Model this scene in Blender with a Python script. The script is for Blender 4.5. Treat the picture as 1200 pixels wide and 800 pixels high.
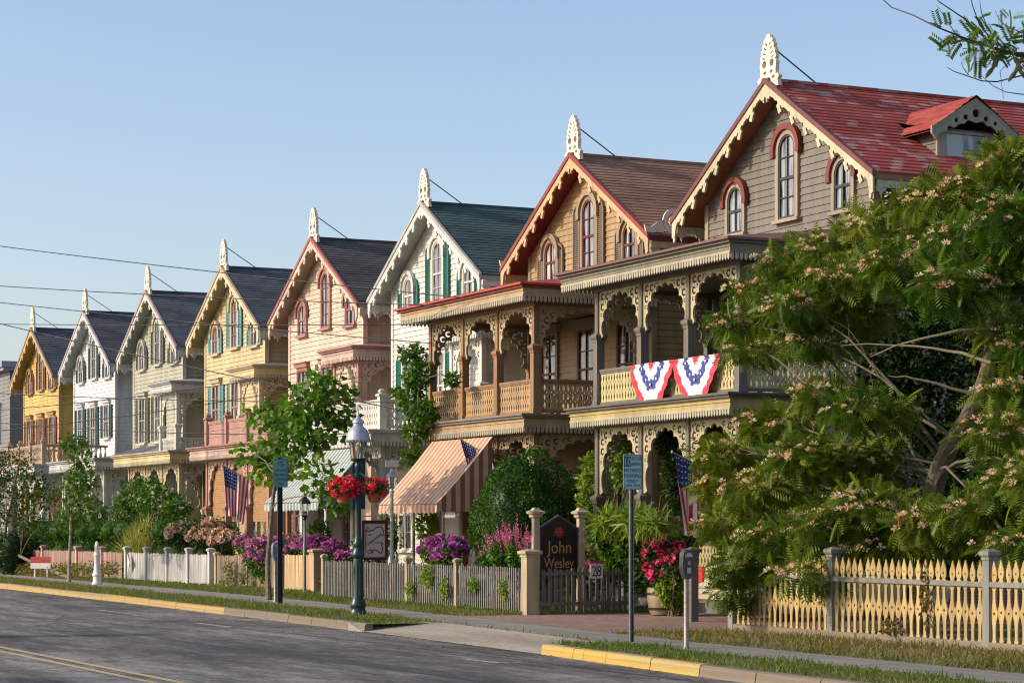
import bpy, math, random
import numpy as np
from mathutils import Vector, Matrix
random.seed(7); RNG = np.random.default_rng(7)
for o in list(bpy.data.objects): bpy.data.objects.remove(o)
SC = bpy.context.scene; COL = SC.collection
R = math.radians
# ---------------------------------------------------------------- camera, sky, sun, exposure
TH = R(25.7); CT, ST = math.cos(TH), math.sin(TH); F = 2695.0; CH = 1.7
cam = bpy.data.objects.new('camera', bpy.data.cameras.new('camera')); COL.objects.link(cam)
cam.location = (0, 0, CH)
cam.rotation_euler = (math.pi/2, 0, math.atan2(CT, ST))      # looks along (-cos, sin)
cam.data.sensor_width = 36; cam.data.lens = 36*F/1200; cam.data.shift_y = 220/1200
cam.data.clip_start = .5; cam.data.clip_end = 3000
SC.camera = cam
SUN_EL, SUN_A = 27, 17       # elevation; azimuth off the facade normal towards the far end of the street
to_sun = Vector((-math.sin(R(SUN_A))*math.cos(R(SUN_EL)), -math.cos(R(SUN_A))*math.cos(R(SUN_EL)), math.sin(R(SUN_EL))))
W = bpy.data.worlds.new('World'); SC.world = W; W.use_nodes = True
nt = W.node_tree; nt.nodes.clear()
sky = nt.nodes.new('ShaderNodeTexSky'); sky.sky_type = 'NISHITA'; sky.sun_disc = False
sky.sun_elevation = R(SUN_EL); sky.sun_rotation = math.atan2(to_sun.x, to_sun.y)
sky.air_density = .95; sky.dust_density = 1.8; sky.ozone_density = 2.2; sky.altitude = 0
bg = nt.nodes.new('ShaderNodeBackground'); bg.inputs[1].default_value = .148
wo = nt.nodes.new('ShaderNodeOutputWorld')
tint = nt.nodes.new('ShaderNodeMix'); tint.data_type = 'RGBA'; tint.blend_type = 'MULTIPLY'; tint.inputs[0].default_value = 1
tint.inputs[7].default_value = (1.06, .97, .94, 1)      # slight rosy white balance put into the sky colour, the same over the whole sky
nt.links.new(sky.outputs[0], tint.inputs[6]); nt.links.new(tint.outputs[2], bg.inputs[0]); nt.links.new(bg.outputs[0], wo.inputs[0])
sl = bpy.data.lights.new('sun', 'SUN'); sl.energy = 2.6; sl.angle = R(.55); sl.color = (1, .86, .68)
so = bpy.data.objects.new('sun', sl); COL.objects.link(so)
so.rotation_euler = to_sun.to_track_quat('Z', 'Y').to_euler(); so.location = (-60, -30, 60)
SC.view_settings.view_transform = 'Standard'; SC.view_settings.look = 'None'
SC.view_settings.exposure = .55; SC.view_settings.gamma = 1; SC.view_settings.use_curve_mapping = False
SC.render.engine = 'CYCLES'
SC.cycles.use_denoising = True; SC.cycles.denoising_input_passes = 'RGB_ALBEDO_NORMAL'; SC.cycles.denoising_prefilter = 'ACCURATE'; SC.cycles.pixel_filter_type = 'BLACKMAN_HARRIS'; SC.cycles.filter_width = 1.15; SC.cycles.sample_clamp_indirect = 4
SC.cycles.max_bounces = 6; SC.cycles.transparent_max_bounces = 6
# ---------------------------------------------------------------- small maths
def Xat(px, Y):                       # where a sight line crosses the vertical sheet at distance Y from the camera
    r = (px-600)/F
    return (r*ST-CT)*Y/(ST+r*CT)
def depth(X, Y): return -X*CT+Y*ST
def Zat(py, X, Y): return CH+(620-py)*depth(X, Y)/F
def lerp(a, b, t): return a+(b-a)*t
# ---------------------------------------------------------------- materials
MATS = {}
def newmat(name):
    m = bpy.data.materials.new(name); m.use_nodes = True
    n = m.node_tree.nodes; l = m.node_tree.links
    return m, n, l, n['Principled BSDF']
def srgb(h):
    if not isinstance(h, str): return tuple(h)
    v = [int(h[i:i+2], 16)/255 for i in (0, 2, 4)]
    return tuple(c/12.92 if c <= .04045 else ((c+.055)/1.055)**2.4 for c in v)
def mixn(n, l, fac, a, b, typ='MIX'):
    x = n.new('ShaderNodeMix'); x.data_type = 'RGBA'; x.blend_type = typ
    for k, s in ((0, fac), (6, a), (7, b)):
        if hasattr(s, 'is_linked'): l.new(s, x.inputs[k])
        elif k == 0: x.inputs[0].default_value = s
        else: x.inputs[k].default_value = (*s[:3], 1)
    return x.outputs[2]
def noise(n, l, scale, detail=3, vec=None, rough=.55):
    t = n.new('ShaderNodeTexNoise'); t.inputs['Scale'].default_value = scale
    t.inputs['Detail'].default_value = detail; t.inputs['Roughness'].default_value = rough
    if vec is not None: l.new(vec, t.inputs['Vector'])
    return t.outputs['Fac']
def ramp(n, l, src, stops):
    r = n.new('ShaderNodeValToRGB'); l.new(src, r.inputs[0])
    while len(r.color_ramp.elements) < len(stops): r.color_ramp.elements.new(.5)
    for e, (p, c) in zip(r.color_ramp.elements, stops):
        e.position = p; e.color = (*(c if not isinstance(c, (int, float)) else (c, c, c)), 1)
    return r.outputs[0]
def mapping(n, l, scale, src='Object'):
    tc = n.new('ShaderNodeTexCoord'); mp = n.new('ShaderNodeMapping'); mp.inputs['Scale'].default_value = scale
    l.new(tc.outputs[src], mp.inputs[0]); return mp.outputs[0]
def bump(n, l, b, h, strength=.3, dist=.02):
    x = n.new('ShaderNodeBump'); x.inputs['Strength'].default_value = strength; x.inputs['Distance'].default_value = dist
    l.new(h, x.inputs['Height']); l.new(x.outputs[0], b.inputs['Normal'])
def paint(name, col, rough=.55, wear=.5):
    """weathered exterior paint: streaks of dirt, faded patches, worn spots"""
    if name in MATS: return MATS[name]
    c = srgb(col); m, n, l, b = newmat(name)
    v = mapping(n, l, (1, 1, .35))
    big = ramp(n, l, noise(n, l, 1.6, 4, v), [(.3, .78), (.7, 1.1)])
    c1 = mixn(n, l, 1.0, c, big, 'MULTIPLY')
    st = ramp(n, l, noise(n, l, 9, 5, mapping(n, l, (1, 1, .10))), [(.40, .70), (.60, 1.04)])
    c2 = mixn(n, l, wear, c1, mixn(n, l, 1.0, c1, st, 'MULTIPLY'))
    sp = ramp(n, l, noise(n, l, 45, 3, v), [(.66, 0.0), (.74, .5*wear)])
    c3 = mixn(n, l, sp, c2, tuple(x*.55+.05 for x in c))
    l.new(c3, b.inputs['Base Color']); b.inputs['Roughness'].default_value = rough
    bump(n, l, b, noise(n, l, 60, 3, v), .25, .006)
    MATS[name] = m; return m
def plain(name, col, rough=.5, metal=0, nz=.15, scale=8):
    if name in MATS: return MATS[name]
    c = srgb(col); m, n, l, b = newmat(name)
    k = ramp(n, l, noise(n, l, scale, 4, mapping(n, l, (1, 1, 1))), [(.3, 1-nz), (.7, 1+nz)])
    l.new(mixn(n, l, 1.0, c, k, 'MULTIPLY'), b.inputs['Base Color'])
    b.inputs['Roughness'].default_value = rough; b.inputs['Metallic'].default_value = metal
    bump(n, l, b, noise(n, l, scale*6, 3), .15, .005)
    MATS[name] = m; return m
def shingles(name, cols, worn=None, worn_amt=.0, axis='x'):
    """asphalt or wood shingles: every shingle its own tone, courses running along the eave"""
    if name in MATS: return MATS[name]
    m, n, l, b = newmat(name)
    tc = n.new('ShaderNodeTexCoord'); sp = n.new('ShaderNodeSeparateXYZ'); l.new(tc.outputs['Object'], sp.inputs[0])
    cb = n.new('ShaderNodeCombineXYZ'); l.new(sp.outputs[1 if axis == 'x' else 0], cb.inputs[0])
    mu = n.new('ShaderNodeMath'); mu.operation = 'MULTIPLY'; mu.inputs[1].default_value = 1.9; l.new(sp.outputs[2], mu.inputs[0]); l.new(mu.outputs[0], cb.inputs[1])
    def brick(a, c, off=.5, w=.26, mort=.006):
        t = n.new('ShaderNodeTexBrick'); l.new(cb.outputs[0], t.inputs[0]); t.offset = off
        t.inputs['Color1'].default_value = (*a, 1); t.inputs['Color2'].default_value = (*c, 1)
        t.inputs['Mortar'].default_value = tuple(x*.35 for x in cols[0])+(1,)
        t.inputs['Scale'].default_value = 1; t.inputs['Mortar Size'].default_value = mort; t.inputs['Brick Width'].default_value = w
        t.inputs['Row Height'].default_value = .165; t.inputs['Bias'].default_value = 0; return t
    t1 = brick(cols[0], cols[1]); base = t1.outputs[0]
    big = ramp(n, l, noise(n, l, .9, 4), [(.3, .72), (.7, 1.2)])
    base = mixn(n, l, 1.0, base, big, 'MULTIPLY')
    base = mixn(n, l, .35, base, mixn(n, l, ramp(n, l, noise(n, l, 7, 3), [(.4, 0), (.6, 1)]), base, cols[2]))
    if worn is not None:
        t2 = brick((0, 0, 0), (1, 1, 1), .5, .26, 0)
        ad = n.new('ShaderNodeMath'); ad.operation = 'MULTIPLY'; l.new(t2.outputs[0], ad.inputs[0])
        l.new(ramp(n, l, noise(n, l, 1.1, 3), [(.30, .3), (.66, 1)]), ad.inputs[1])
        wf = ramp(n, l, ad.outputs[0], [(.5-worn_amt, 0), (.62-worn_amt, .5)])
        base = mixn(n, l, wf, base, worn)
    l.new(base, b.inputs['Base Color']); b.inputs['Roughness'].default_value = .85
    bump(n, l, b, noise(n, l, 50, 4), .5, .01)
    MATS[name] = m; return m
def glassmat(name, tint, curtain_sheen, amt):
    m, n, l, b = newmat(name)
    v = mapping(n, l, (3.5, 1, .25))
    f = ramp(n, l, noise(n, l, 2.5, 2, v), [(.5-amt, 0), (.62-amt, 1)])
    l.new(mixn(n, l, f, tint, curtain_sheen), b.inputs['Base Color'])  # pale streaks in the pane colour imitate curtains and grey reflections
    b.inputs['Roughness'].default_value = .06; b.inputs['IOR'].default_value = 1.6
    b.inputs['Coat Weight'].default_value = .6; b.inputs['Coat Roughness'].default_value = .03
    bump(n, l, b, noise(n, l, 2.5, 2), .06, .02)
    return m
def leafmat(name, a, b_, transl=.28, spec=.35, third=None):
    if name in MATS: return MATS[name]
    m, n, l, b = newmat(name)
    at = n.new('ShaderNodeAttribute'); at.attribute_name = 'rnd'
    c = mixn(n, l, at.outputs['Fac'], a, b_)
    cl = ramp(n, l, noise(n, l, 1.7, 3), [(.35, 0), (.65, 1)])
    if third is None: third = tuple(x*y for x, y in zip(b_, (1.35, 1.15, .8)))
    ml = n.new('ShaderNodeMath'); ml.operation = 'MULTIPLY'; ml.inputs[1].default_value = .55; l.new(cl, ml.inputs[0])
    c = mixn(n, l, ml.outputs[0], c, third)
    l.new(c, b.inputs['Base Color']); b.inputs['Roughness'].default_value = .5
    b.inputs['Specular IOR Level'].default_value = spec
    tr = n.new('ShaderNodeBsdfTranslucent'); l.new(mixn(n, l, 1.0, c, (1.1, 1.35, .5), 'MULTIPLY'), tr.inputs[0])
    ms = n.new('ShaderNodeMixShader'); ms.inputs[0].default_value = transl
    l.new(b.outputs[0], ms.inputs[1]); l.new(tr.outputs[0], ms.inputs[2]); l.new(ms.outputs[0], n['Material Output'].inputs[0])
    MATS[name] = m; return m
# ---------------------------------------------------------------- mesh builder
CUTS = {}
def cut2d(key, loops, t):
    """a flat board of thickness t sawn to the outline loops[0] with the other loops as holes"""
    if key in CUTS: return CUTS[key]
    cu = bpy.data.curves.new('c', 'CURVE'); cu.dimensions = '2D'; cu.fill_mode = 'BOTH'; cu.extrude = t/2
    for lp in loops:
        s = cu.splines.new('POLY'); s.points.add(len(lp)-1)
        for p, (u, v) in zip(s.points, lp): p.co = (u, v, 0, 1)
        s.use_cyclic_u = True
    ob = bpy.data.objects.new('c', cu); me = bpy.data.meshes.new_from_object(ob)
    r = ([tuple(v.co) for v in me.vertices], [tuple(p.vertices) for p in me.polygons])
    bpy.data.objects.remove(ob); bpy.data.curves.remove(cu); bpy.data.meshes.remove(me)
    if key is not None: CUTS[key] = r
    return r
class MB:
    def __init__(s): s.v = []; s.f = []; s.m = []
    def add(s, vs, fs, m=0):
        b = len(s.v); s.v.extend(vs); s.f.extend(tuple(i+b for i in f) for f in fs); s.m.extend([m]*len(fs)); return s
    def box(s, x0, x1, y0, y1, z0, z1, m=0):
        return s.add([(x, y, z) for z in (z0, z1) for y in (y0, y1) for x in (x0, x1)],
                     [(0, 2, 3, 1), (4, 5, 7, 6), (0, 1, 5, 4), (2, 6, 7, 3), (0, 4, 6, 2), (1, 3, 7, 5)], m)
    def prism(s, poly, fn, m=0):           # poly in 2D, fn(u, v, k) k=0/1 gives the two faces
        n = len(poly); vs = [fn(u, v, k) for k in (0, 1) for u, v in poly]
        return s.add(vs, [tuple(range(n))[::-1], tuple(range(n, 2*n))]+[(i, (i+1) % n, n+(i+1) % n, n+i) for i in range(n)], m)
    def cut(s, key, loops, t, fn, m=0):
        vs, fs = cut2d(key, loops, t); return s.add([fn(*v) for v in vs], fs, m)
    def tube(s, pts, rs, n=8, m=0, cap=True):
        pts = [Vector(p) for p in pts]; rs = rs if hasattr(rs, '__len__') else [rs]*len(pts)
        vs = []; prev = None
        for i, p in enumerate(pts):
            d = (pts[min(i+1, len(pts)-1)]-pts[max(i-1, 0)]).normalized()
            a = d.orthogonal().normalized() if prev is None else (prev-d*prev.dot(d)).normalized()
            prev = a; b = d.cross(a)
            for k in range(n):
                t = 2*math.pi*k/n; vs.append(tuple(p+(a*math.cos(t)+b*math.sin(t))*rs[i]))
        fs = [(i*n+k, i*n+(k+1) % n, (i+1)*n+(k+1) % n, (i+1)*n+k) for i in range(len(pts)-1) for k in range(n)]
        if cap: fs += [tuple(range(n))[::-1], tuple((len(pts)-1)*n+k for k in range(n))]
        return s.add(vs, fs, m)
    def lathe(s, prof, c=(0, 0, 0), n=16, m=0, sq=False):
        vs = []; off = math.pi/4 if sq else 0; n = 4 if sq else n; k2 = math.sqrt(2) if sq else 1
        for r, z in prof:
            for k in range(n):
                t = 2*math.pi*k/n+off; vs.append((c[0]+r*k2*math.cos(t), c[1]+r*k2*math.sin(t), c[2]+z))
        q = len(prof)
        fs = [(i*n+k, i*n+(k+1) % n, (i+1)*n+(k+1) % n, (i+1)*n+k) for i in range(q-1) for k in range(n)]
        fs += [tuple(range(n))[::-1], tuple((q-1)*n+k for k in range(n))]
        return s.add(vs, fs, m)
    def build(s, name, mats, parent=None, smooth=True, angle=35, **props):
        me = bpy.data.meshes.new(name); me.from_pydata(s.v, [], s.f)
        for mt in (mats if isinstance(mats, (list, tuple)) else [mats]): me.materials.append(mt)
        me.polygons.foreach_set('material_index', s.m)
        if smooth:
            me.polygons.foreach_set('use_smooth', [True]*len(s.f)); me.update()
            me.set_sharp_from_angle(angle=R(angle))
        me.update()
        o = bpy.data.objects.new(name, me); COL.objects.link(o)
        if parent: o.parent = parent
        for k, v in props.items(): o[k] = v
        return o
def empty(name, loc, label, cat, group=None, rz=0):
    o = bpy.data.objects.new(name, None); COL.objects.link(o); o.location = loc; o.rotation_euler = (0, 0, rz)
    o.empty_display_size = .3
    o['label'] = label; o['category'] = cat
    if group: o['group'] = group
    return o
def tag(o, label, cat, group=None, kind=None):
    o['label'] = label; o['category'] = cat
    if group: o['group'] = group
    if kind: o['kind'] = kind
    return o
def struct(o): o['kind'] = 'structure'; return o
# ---------------------------------------------------------------- leaf scattering
def norm(a): return a/np.maximum(np.linalg.norm(a, axis=-1, keepdims=True), 1e-9)
def frames(d, n):                     # columns: across, along, up
    d = norm(d); x = norm(np.cross(d, n)); z = np.cross(x, d)
    return np.stack([x, d, z], axis=-1)
def scatter(name, tv, tf, pos, rot, sc, mat, parent=None, rnd=None, mi=None, mats=None):
    tv = np.asarray(tv, float); M = len(pos); N = len(tv)
    sc = np.asarray(sc, float)
    if sc.ndim == 1: sc = sc[:, None]
    P = np.einsum('mij,nj->mni', rot, tv)*sc[:, :, None]+pos[:, None, :] if sc.shape[1] == 1 else \
        np.einsum('mij,mnj->mni', rot, tv[None]*sc[:, None, :])+pos[:, None, :]
    V = P.reshape(-1, 3)
    nf = len(tf); k = len(tf[0]); Fa = (np.asarray(tf)[None]+(np.arange(M)*N)[:, None, None]).reshape(-1)
    me = bpy.data.meshes.new(name); me.vertices.add(len(V)); me.vertices.foreach_set('co', V.astype(np.float32).ravel())
    me.loops.add(len(Fa)); me.loops.foreach_set('vertex_index', Fa.astype(np.int32))
    me.polygons.add(M*nf); me.polygons.foreach_set('loop_start', np.arange(M*nf, dtype=np.int32)*k)
    me.update(calc_edges=True)
    a = me.attributes.new('rnd', 'FLOAT', 'POINT')
    r = RNG.random(M) if rnd is None else rnd
    a.data.foreach_set('value', np.repeat(r, N).astype(np.float32))
    me.materials.append(mat)
    o = bpy.data.objects.new(name, me); COL.objects.link(o)
    if parent: o.parent = parent
    return o
LEAF = ([(0, 0, 0), (-.32, .45, .1), (0, 1, -.04), (.32, .45, .1)], [(0, 3, 2), (0, 2, 1)])
LEAF3 = ([(0, 0, 0), (-.45, .3, .08), (-.28, .5, .02), (-.3, .85, .05), (0, 1, -.1), (.3, .85, .05), (.28, .5, .02), (.45, .3, .08)],
         [(0, 2, 1), (0, 3, 2), (0, 4, 3), (0, 5, 4), (0, 6, 5), (0, 7, 6)])
BLADE = ([(-.05, 0, 0), (.05, 0, 0), (.03, .62, -.1), (-.03, .62, -.1), (0, 1, -.34), (0, 1, -.34)], [(0, 1, 2, 3), (3, 2, 4, 5)])
def frond_template():
    v = []; f = []
    def kite(a, b, w):
        a = np.array(a); b = np.array(b); d = b-a; s = norm(np.cross(d, (0, 0, 1.)))*w; mid = a+d*.5+np.array((0, 0, .012))
        i = len(v); v.extend([tuple(a), tuple(mid-s), tuple(b), tuple(mid+s)]); f.extend([(i, i+3, i+2), (i, i+2, i+1)])
    n = 8
    rz = lambda t: -.42*t*t
    kite((0, 0, 0), (0, .5, rz(.5)), .008); kite((0, .5, rz(.5)), (0, 1, rz(1)), .006)
    for i in range(n):
        t = .16+.84*i/(n-1); L = .44*math.sin(.35+2.5*t*.85)**.8 if t < 1 else .2
        L = max(L, .16)
        for sgn in (-1, 1):
            kite((0, t, rz(t)), (sgn*L*.86, t+L*.42, rz(t)-L*.42), .047)
    return v, f
FROND = frond_template()
def sph(n, rng=RNG):
    u = rng.normal(size=(n, 3)); return norm(u)
def crown_points(clumps, n, fill=.45):
    """clumps: (x, y, z, rx, ry, rz); points in uneven shells, with their outward directions"""
    w = np.array([c[3]*c[4]+c[4]*c[5]+c[3]*c[5] for c in clumps]); w = w/w.sum()
    idx = RNG.choice(len(clumps), n, p=w); C = np.array(clumps)[idx]
    d = sph(n); rad = fill+(1-fill)*RNG.random(n)**.55
    lump = 1+.13*np.sin(d[:, 0]*6+idx)+.11*np.sin(d[:, 1]*7+2*idx)*np.cos(d[:, 2]*6)
    rad = rad*lump
    return C[:, :3]+d*C[:, 3:6]*rad[:, None], d
def leaves(name, clumps, n, size, mat, parent=None, tpl=LEAF, droop=.2, fill=.5, jitter=.9, rnd=None):
    p, d = crown_points(clumps, n, fill)
    al = norm(d+RNG.normal(size=d.shape)*jitter+np.array((0, 0, -droop)))
    up = norm(d*.6+np.array((0, 0, .7))+RNG.normal(size=d.shape)*.5)
    return scatter(name, tpl[0], tpl[1], p, frames(al, up), size*(.7+.6*RNG.random(n)), mat, parent, rnd)
# ---------------------------------------------------------------- shared materials
GLASS = [glassmat('window_glass', (.02, .025, .03), (.30, .31, .32), .06), glassmat('window_glass_curtain_sheen', (.03, .035, .04), (.55, .53, .50), .0)]
WHITE = paint('white_paint', (.78, .77, .72), wear=.35)
DARKMETAL = plain('dark_metal', (.025, .027, .03), .45, .6)
GREYMETAL = plain('galvanised_metal', (.32, .33, .34), .45, .8)
# ---------------------------------------------------------------- house parts (local: x along the street, y back from the facade, z up)
def arc_pts(cx, cz, rx, rz, a0, a1, n):
    return [(cx+rx*math.cos(lerp(a0, a1, i/n)), cz+rz*math.sin(lerp(a0, a1, i/n))) for i in range(n+1)]
def circ(cx, cz, r, n=10, rz=None):
    return arc_pts(cx, cz, r, rz or r, 0, 2*math.pi*(n-1)/n, n-1)
def XZ(y, dx=0, dz=0): return lambda u, v, w: (u+dx, y+w, v+dz)       # board parallel to the facade
def YZ(x, dy=0, dz=0): return lambda u, v, w: (x+w, u+dy, v+dz)       # board at right angles to it
def clap(mb, xf, z0, z1, place, expo=.155, lip=.03, m=0):
    n = max(1, round((z1-z0)/expo)); h = (z1-z0)/n
    for i in range(n):
        a = z0+i*h; b = a+h
        (l0, r0), (l1, r1) = xf(a), xf(b-.002)
        mb.add([place(l0, .0, a), place(r0, .0, a), place(r0, lip, a), place(l0, lip, a), place(r1, .006, b), place(l1, .006, b)],
               [(0, 1, 2, 3), (3, 2, 4, 5)], m)
def arch_loop(w, z0, z1, n=14):        # round-headed opening
    r = w/2; return [(-r, z0), (r, z0)]+arc_pts(0, z1-r, r, r, 0, math.pi, n)
def window(root, x, z0, z1, w, cfg, arched=True, y=0, place=None, big=False, glass=0, cas=.11, hood=True, sash_dark=False):
    """casing, hood mould, sash with glazing bars, glass and sill; place(u, v, w) lets it sit on a side wall"""
    T = place or (lambda u, v, q: (u+x, y-q, v))
    g = lambda a: (lambda u, v, q: T(u, v, a-q))
    fr = MB()
    out = arch_loop(w+2*cas, z0-.02, z1+cas) if arched else [(-w/2-cas, z0-.02), (w/2+cas, z0-.02), (w/2+cas, z1+cas), (-w/2-cas, z1+cas)]
    inn = arch_loop(w, z0, z1) if arched else [(-w/2, z0), (w/2, z0), (w/2, z1), (-w/2, z1)]
    fr.cut(('cas', w, z0, z1, cas, arched), [out, inn], .09, g(.045))
    o = fr.build('window', cfg['casing'], root)
    if hood:
        hd = MB()
        if arched:
            r = w/2+cas
            ring = arc_pts(0, z1-w/2, r+.12, r+.12, -.25, math.pi+.25, 18)+arc_pts(0, z1-w/2, r-.01, r-.01, math.pi+.25, -.25, 18)
            hd.cut(('hood', w, z1, cas), [ring], .1, g(.10))
        else:
            hd.prism([(-w/2-cas-.08, z1+cas-.01), (w/2+cas+.08, z1+cas-.01), (w/2+cas+.08, z1+cas+.13), (-w/2-cas-.08, z1+cas+.13)], lambda u, v, k: T(u, v, .002+.15*k))
            hd.prism([(-w/2-cas-.12, z1+cas+.13), (w/2+cas+.12, z1+cas+.13), (w/2+cas+.12, z1+cas+.17), (-w/2-cas-.12, z1+cas+.17)], lambda u, v, k: T(u, v, .002+.2*k))
        hd.build('hood_mould', cfg['hood'], o)
    sl_ = MB(); sl_.prism([(-w/2-cas-.06, z0-.09), (w/2+cas+.06, z0-.09), (w/2+cas+.06, z0-.022), (-w/2-cas-.06, z0-.022)], lambda u, v, k: T(u, v, .002+.15*k))
    sl_.build('sill', cfg['casing'], o)
    s = MB(); sw = .045
    inn2 = arch_loop(w-2*sw, z0+sw, z1-sw) if arched else [(-w/2+sw, z0+sw), (w/2-sw, z0+sw), (w/2-sw, z1-sw), (-w/2+sw, z1-sw)]
    s.cut(('sash', w, z0, z1, arched), [[(a*.999, b) for a, b in inn], inn2], .04, g(.052))
    zm = (z0+z1)/2 if not arched else lerp(z0, z1, .48)
    T2 = lambda u0, u1, v0, v1: s.prism([(u0, v0), (u1, v0), (u1, v1), (u0, v1)], lambda u, v, k: T(u, v, .04+.03*k))
    T2(-w/2+sw, w/2-sw, zm-.03, zm+.03); T2(-.012, .012, z0+sw, z1-sw)
    if z1-z0 > 1.5:
        for q in (.25, .73): T2(-w/2+sw, w/2-sw, lerp(z0, z1, q)-.01, lerp(z0, z1, q)+.01)
    s.build('sash', cfg['sash'], o)
    p = MB(); p.prism(inn, lambda u, v, k: T(u*.98, v, .034-.004*k)); p.build('pane', GLASS[glass], o, smooth=False)
    return o
def shutter(root, x, z0, z1, w, mat, arched=0, y=0, leaf=0):
    """louvred shutter leaf; arched = +1/-1 rounds the corner away from / towards the window"""
    mb = MB(); a = .05
    def top(u): return z1 if not arched else z1-(w-(math.sqrt(max(0, w*w-(u if arched > 0 else w-u)**2))))*.9
    us = [w*i/8 for i in range(9)]
    out = [(0, z0), (w, z0)]+[(u, top(u)) for u in us[::-1]]
    inn = [(a, z0+a), (w-a, z0+a)]+[(max(a, min(w-a, u)), top(u)-a*1.1) for u in us[1:-1][::-1]]
    mb.cut(('shut', w, z0, z1, arched), [out, inn], .05, lambda u, v, q: (x+u, y-.075+q, v))
    z = z0+a
    zt = min(top(w*.15), top(w*.85))-a
    while z < zt-.03:
        mb.add([(x+a*.8, y-.06, z+.045), (x+w-a*.8, y-.06, z+.045), (x+w-a*.8, y-.093, z), (x+a*.8, y-.093, z)], [(0, 1, 2, 3), (3, 2, 1, 0)][:1]); z += .05
    mb.box(x+.01, x+w-.01, y-.052, y-.05, z0+.01, zt)
    return mb.build('shutter', mat, root, smooth=False)
def bargeboard_loop(H, S, half, tip=.12):
    """sawn bargeboard hanging below one half of a gable: u from 0 at the apex to half, with pendants"""
    up = [(u, H-S*u) for u in (0, half)]
    low = []; n = 8; step = half/n; u = half-.06
    low += [(half, H-S*half-.34), (half-.05, H-S*half-.36), (half-.06, H-S*half-.44), (half-.10, H-S*half-.47), (half-.14, H-S*half-.40), (half-.12, H-S*half-.34), (half-.18, H-S*half-.10)]
    for i in range(n-1, 0, -1):
        c = i*step+.04; b = lambda t: H-S*t-.16
        for t, d in ((.20, .0), (.18, .03), (.12, .05), (.09, .02), (.055, .03), (.05, .09), (.095, .11), (.10, .16), (.055, .175), (.04, .215), (.0, .24), (-.035, .20), (-.045, .15), (-.085, .13), (-.075, .08), (-.04, .06), (-.045, .0), (-.09, -.01), (-.12, .02), (-.17, .015), (-.19, .0)):
            low.append((c+t, b(c+t)-d))
    low += [(.20, H-.30), (.15, H-.36), (.10, H-.33), (.085, H-.40), (.04, H-.42), (.05, H-.36), (.03, H-.30), (0, H-.28)]
    return up+low
def finial_loops():
    pts = [(.30, -.20), (.27, -.04), (.31, .05), (.25, .13), (.21, .10), (.22, .30), (.235, .44), (.20, .52), (.225, .56), (.215, .64), (.18, .67), (.205, .72), (.185, .80),
           (.15, .82), (.17, .88), (.15, .95), (.115, .96), (.13, 1.02), (.10, 1.09), (.065, 1.08), (.06, 1.16), (.0, 1.20)]
    out = pts+[(-u, v) for u, v in pts[:-1]][::-1]
    holes = []
    for s in (-1, 1):
        holes.append([(s*u, v) for u, v in circ(.105, .43, .062, 12, .10)])
        holes.append([(s*u, v) for u, v in circ(.09, .21, .05, 8)])
        holes.append([(s*u, v) for u, v in circ(.15, .06, .045, 8)])
        for u0, v0, a in ((.13, .58, .6), (.115, .70, .7), (.09, .82, .9), (.06, .93, 1.1)):
            ca, sa = math.cos(a), math.sin(a)
            holes.append([(s*(u0-.01+p*ca*.058-q*sa*.022), v0+p*sa*.058+q*ca*.022) for p, q in [(math.cos(t), math.sin(t)) for t in [k*math.pi/4 for k in range(8)]]])
    return [out]+holes
def spandrel_loops(w, H, lobes=9, foot=.09):
    """fretwork between two posts: flat top, cusped arch below, pierced spandrels"""
    top = H; pts = []
    n = lobes*5; a = w/2-foot
    for i in range(n+1):
        t = i/n; th = math.pi*(1-t)
        k = abs(math.sin(lobes*math.pi*t)); k = k**.6
        ra = a-.075+.085*k*1.0; rz = (H-.16)+.075*k
        pts.append((ra*math.cos(th), rz*math.sin(th)**.82))
    out = [(-w/2, -.02), (-w/2+.05, -.05)]+pts+[(w/2-.05, -.05), (w/2, -.02), (w/2, top), (-w/2, top)]
    holes = []
    def inside(u, v, r):
        uu = abs(u)
        if uu+r > w/2-.03 or v+r > top-.03: return False
        ell = (uu-r*.7)**2/(a+.03)**2+max(v-r*.7, 0)**2/(H-.08)**2
        return ell > 1.03
    placed = []
    rr = random.Random(3)
    for r in (.085, .06, .045, .032, .022):
        for _ in range(260):
            u = rr.uniform(.1, w/2); v = rr.uniform(H*.15, top)
            if inside(u, v, r+.012) and all((u-x)**2+(v-y)**2 > (r+q+.022)**2 for x, y, q in placed):
                placed.append((u, v, r))
                if len(placed) > 26: break
    for u, v, r in placed:
        for s in (-1, 1):
            if r > .04:        # crescent rather than a plain hole: a scroll
                ring = arc_pts(s*u, v, r, r, .4, 2*math.pi-.5, 12)+arc_pts(s*u+.25*r, v, r*.5, r*.5, 2*math.pi-.7, .7, 9)
                holes.append(ring)
            else: holes.append(circ(s*u, v, r, 8))
    return [out]+holes
def porch_post(root, x, y, z0, zc, z1, mats, wide=.19, name='post', cap=True):
    mb = MB(); h = wide/2
    mb.lathe([(h*1.18, z0), (h*1.18, z0+.16), (h, z0+.2), (h, zc-.1), (h*1.12, zc-.09), (h*1.15, zc-.04), (h*1.4, zc), (h*1.5, zc+.035), (h*1.5, zc+.07), (h*1.1, zc+.10), (h*.72, zc+.14), (h*.72, z1)], (x, y, 0), sq=True)
    return mb.build(name, mats, root, smooth=False)
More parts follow.
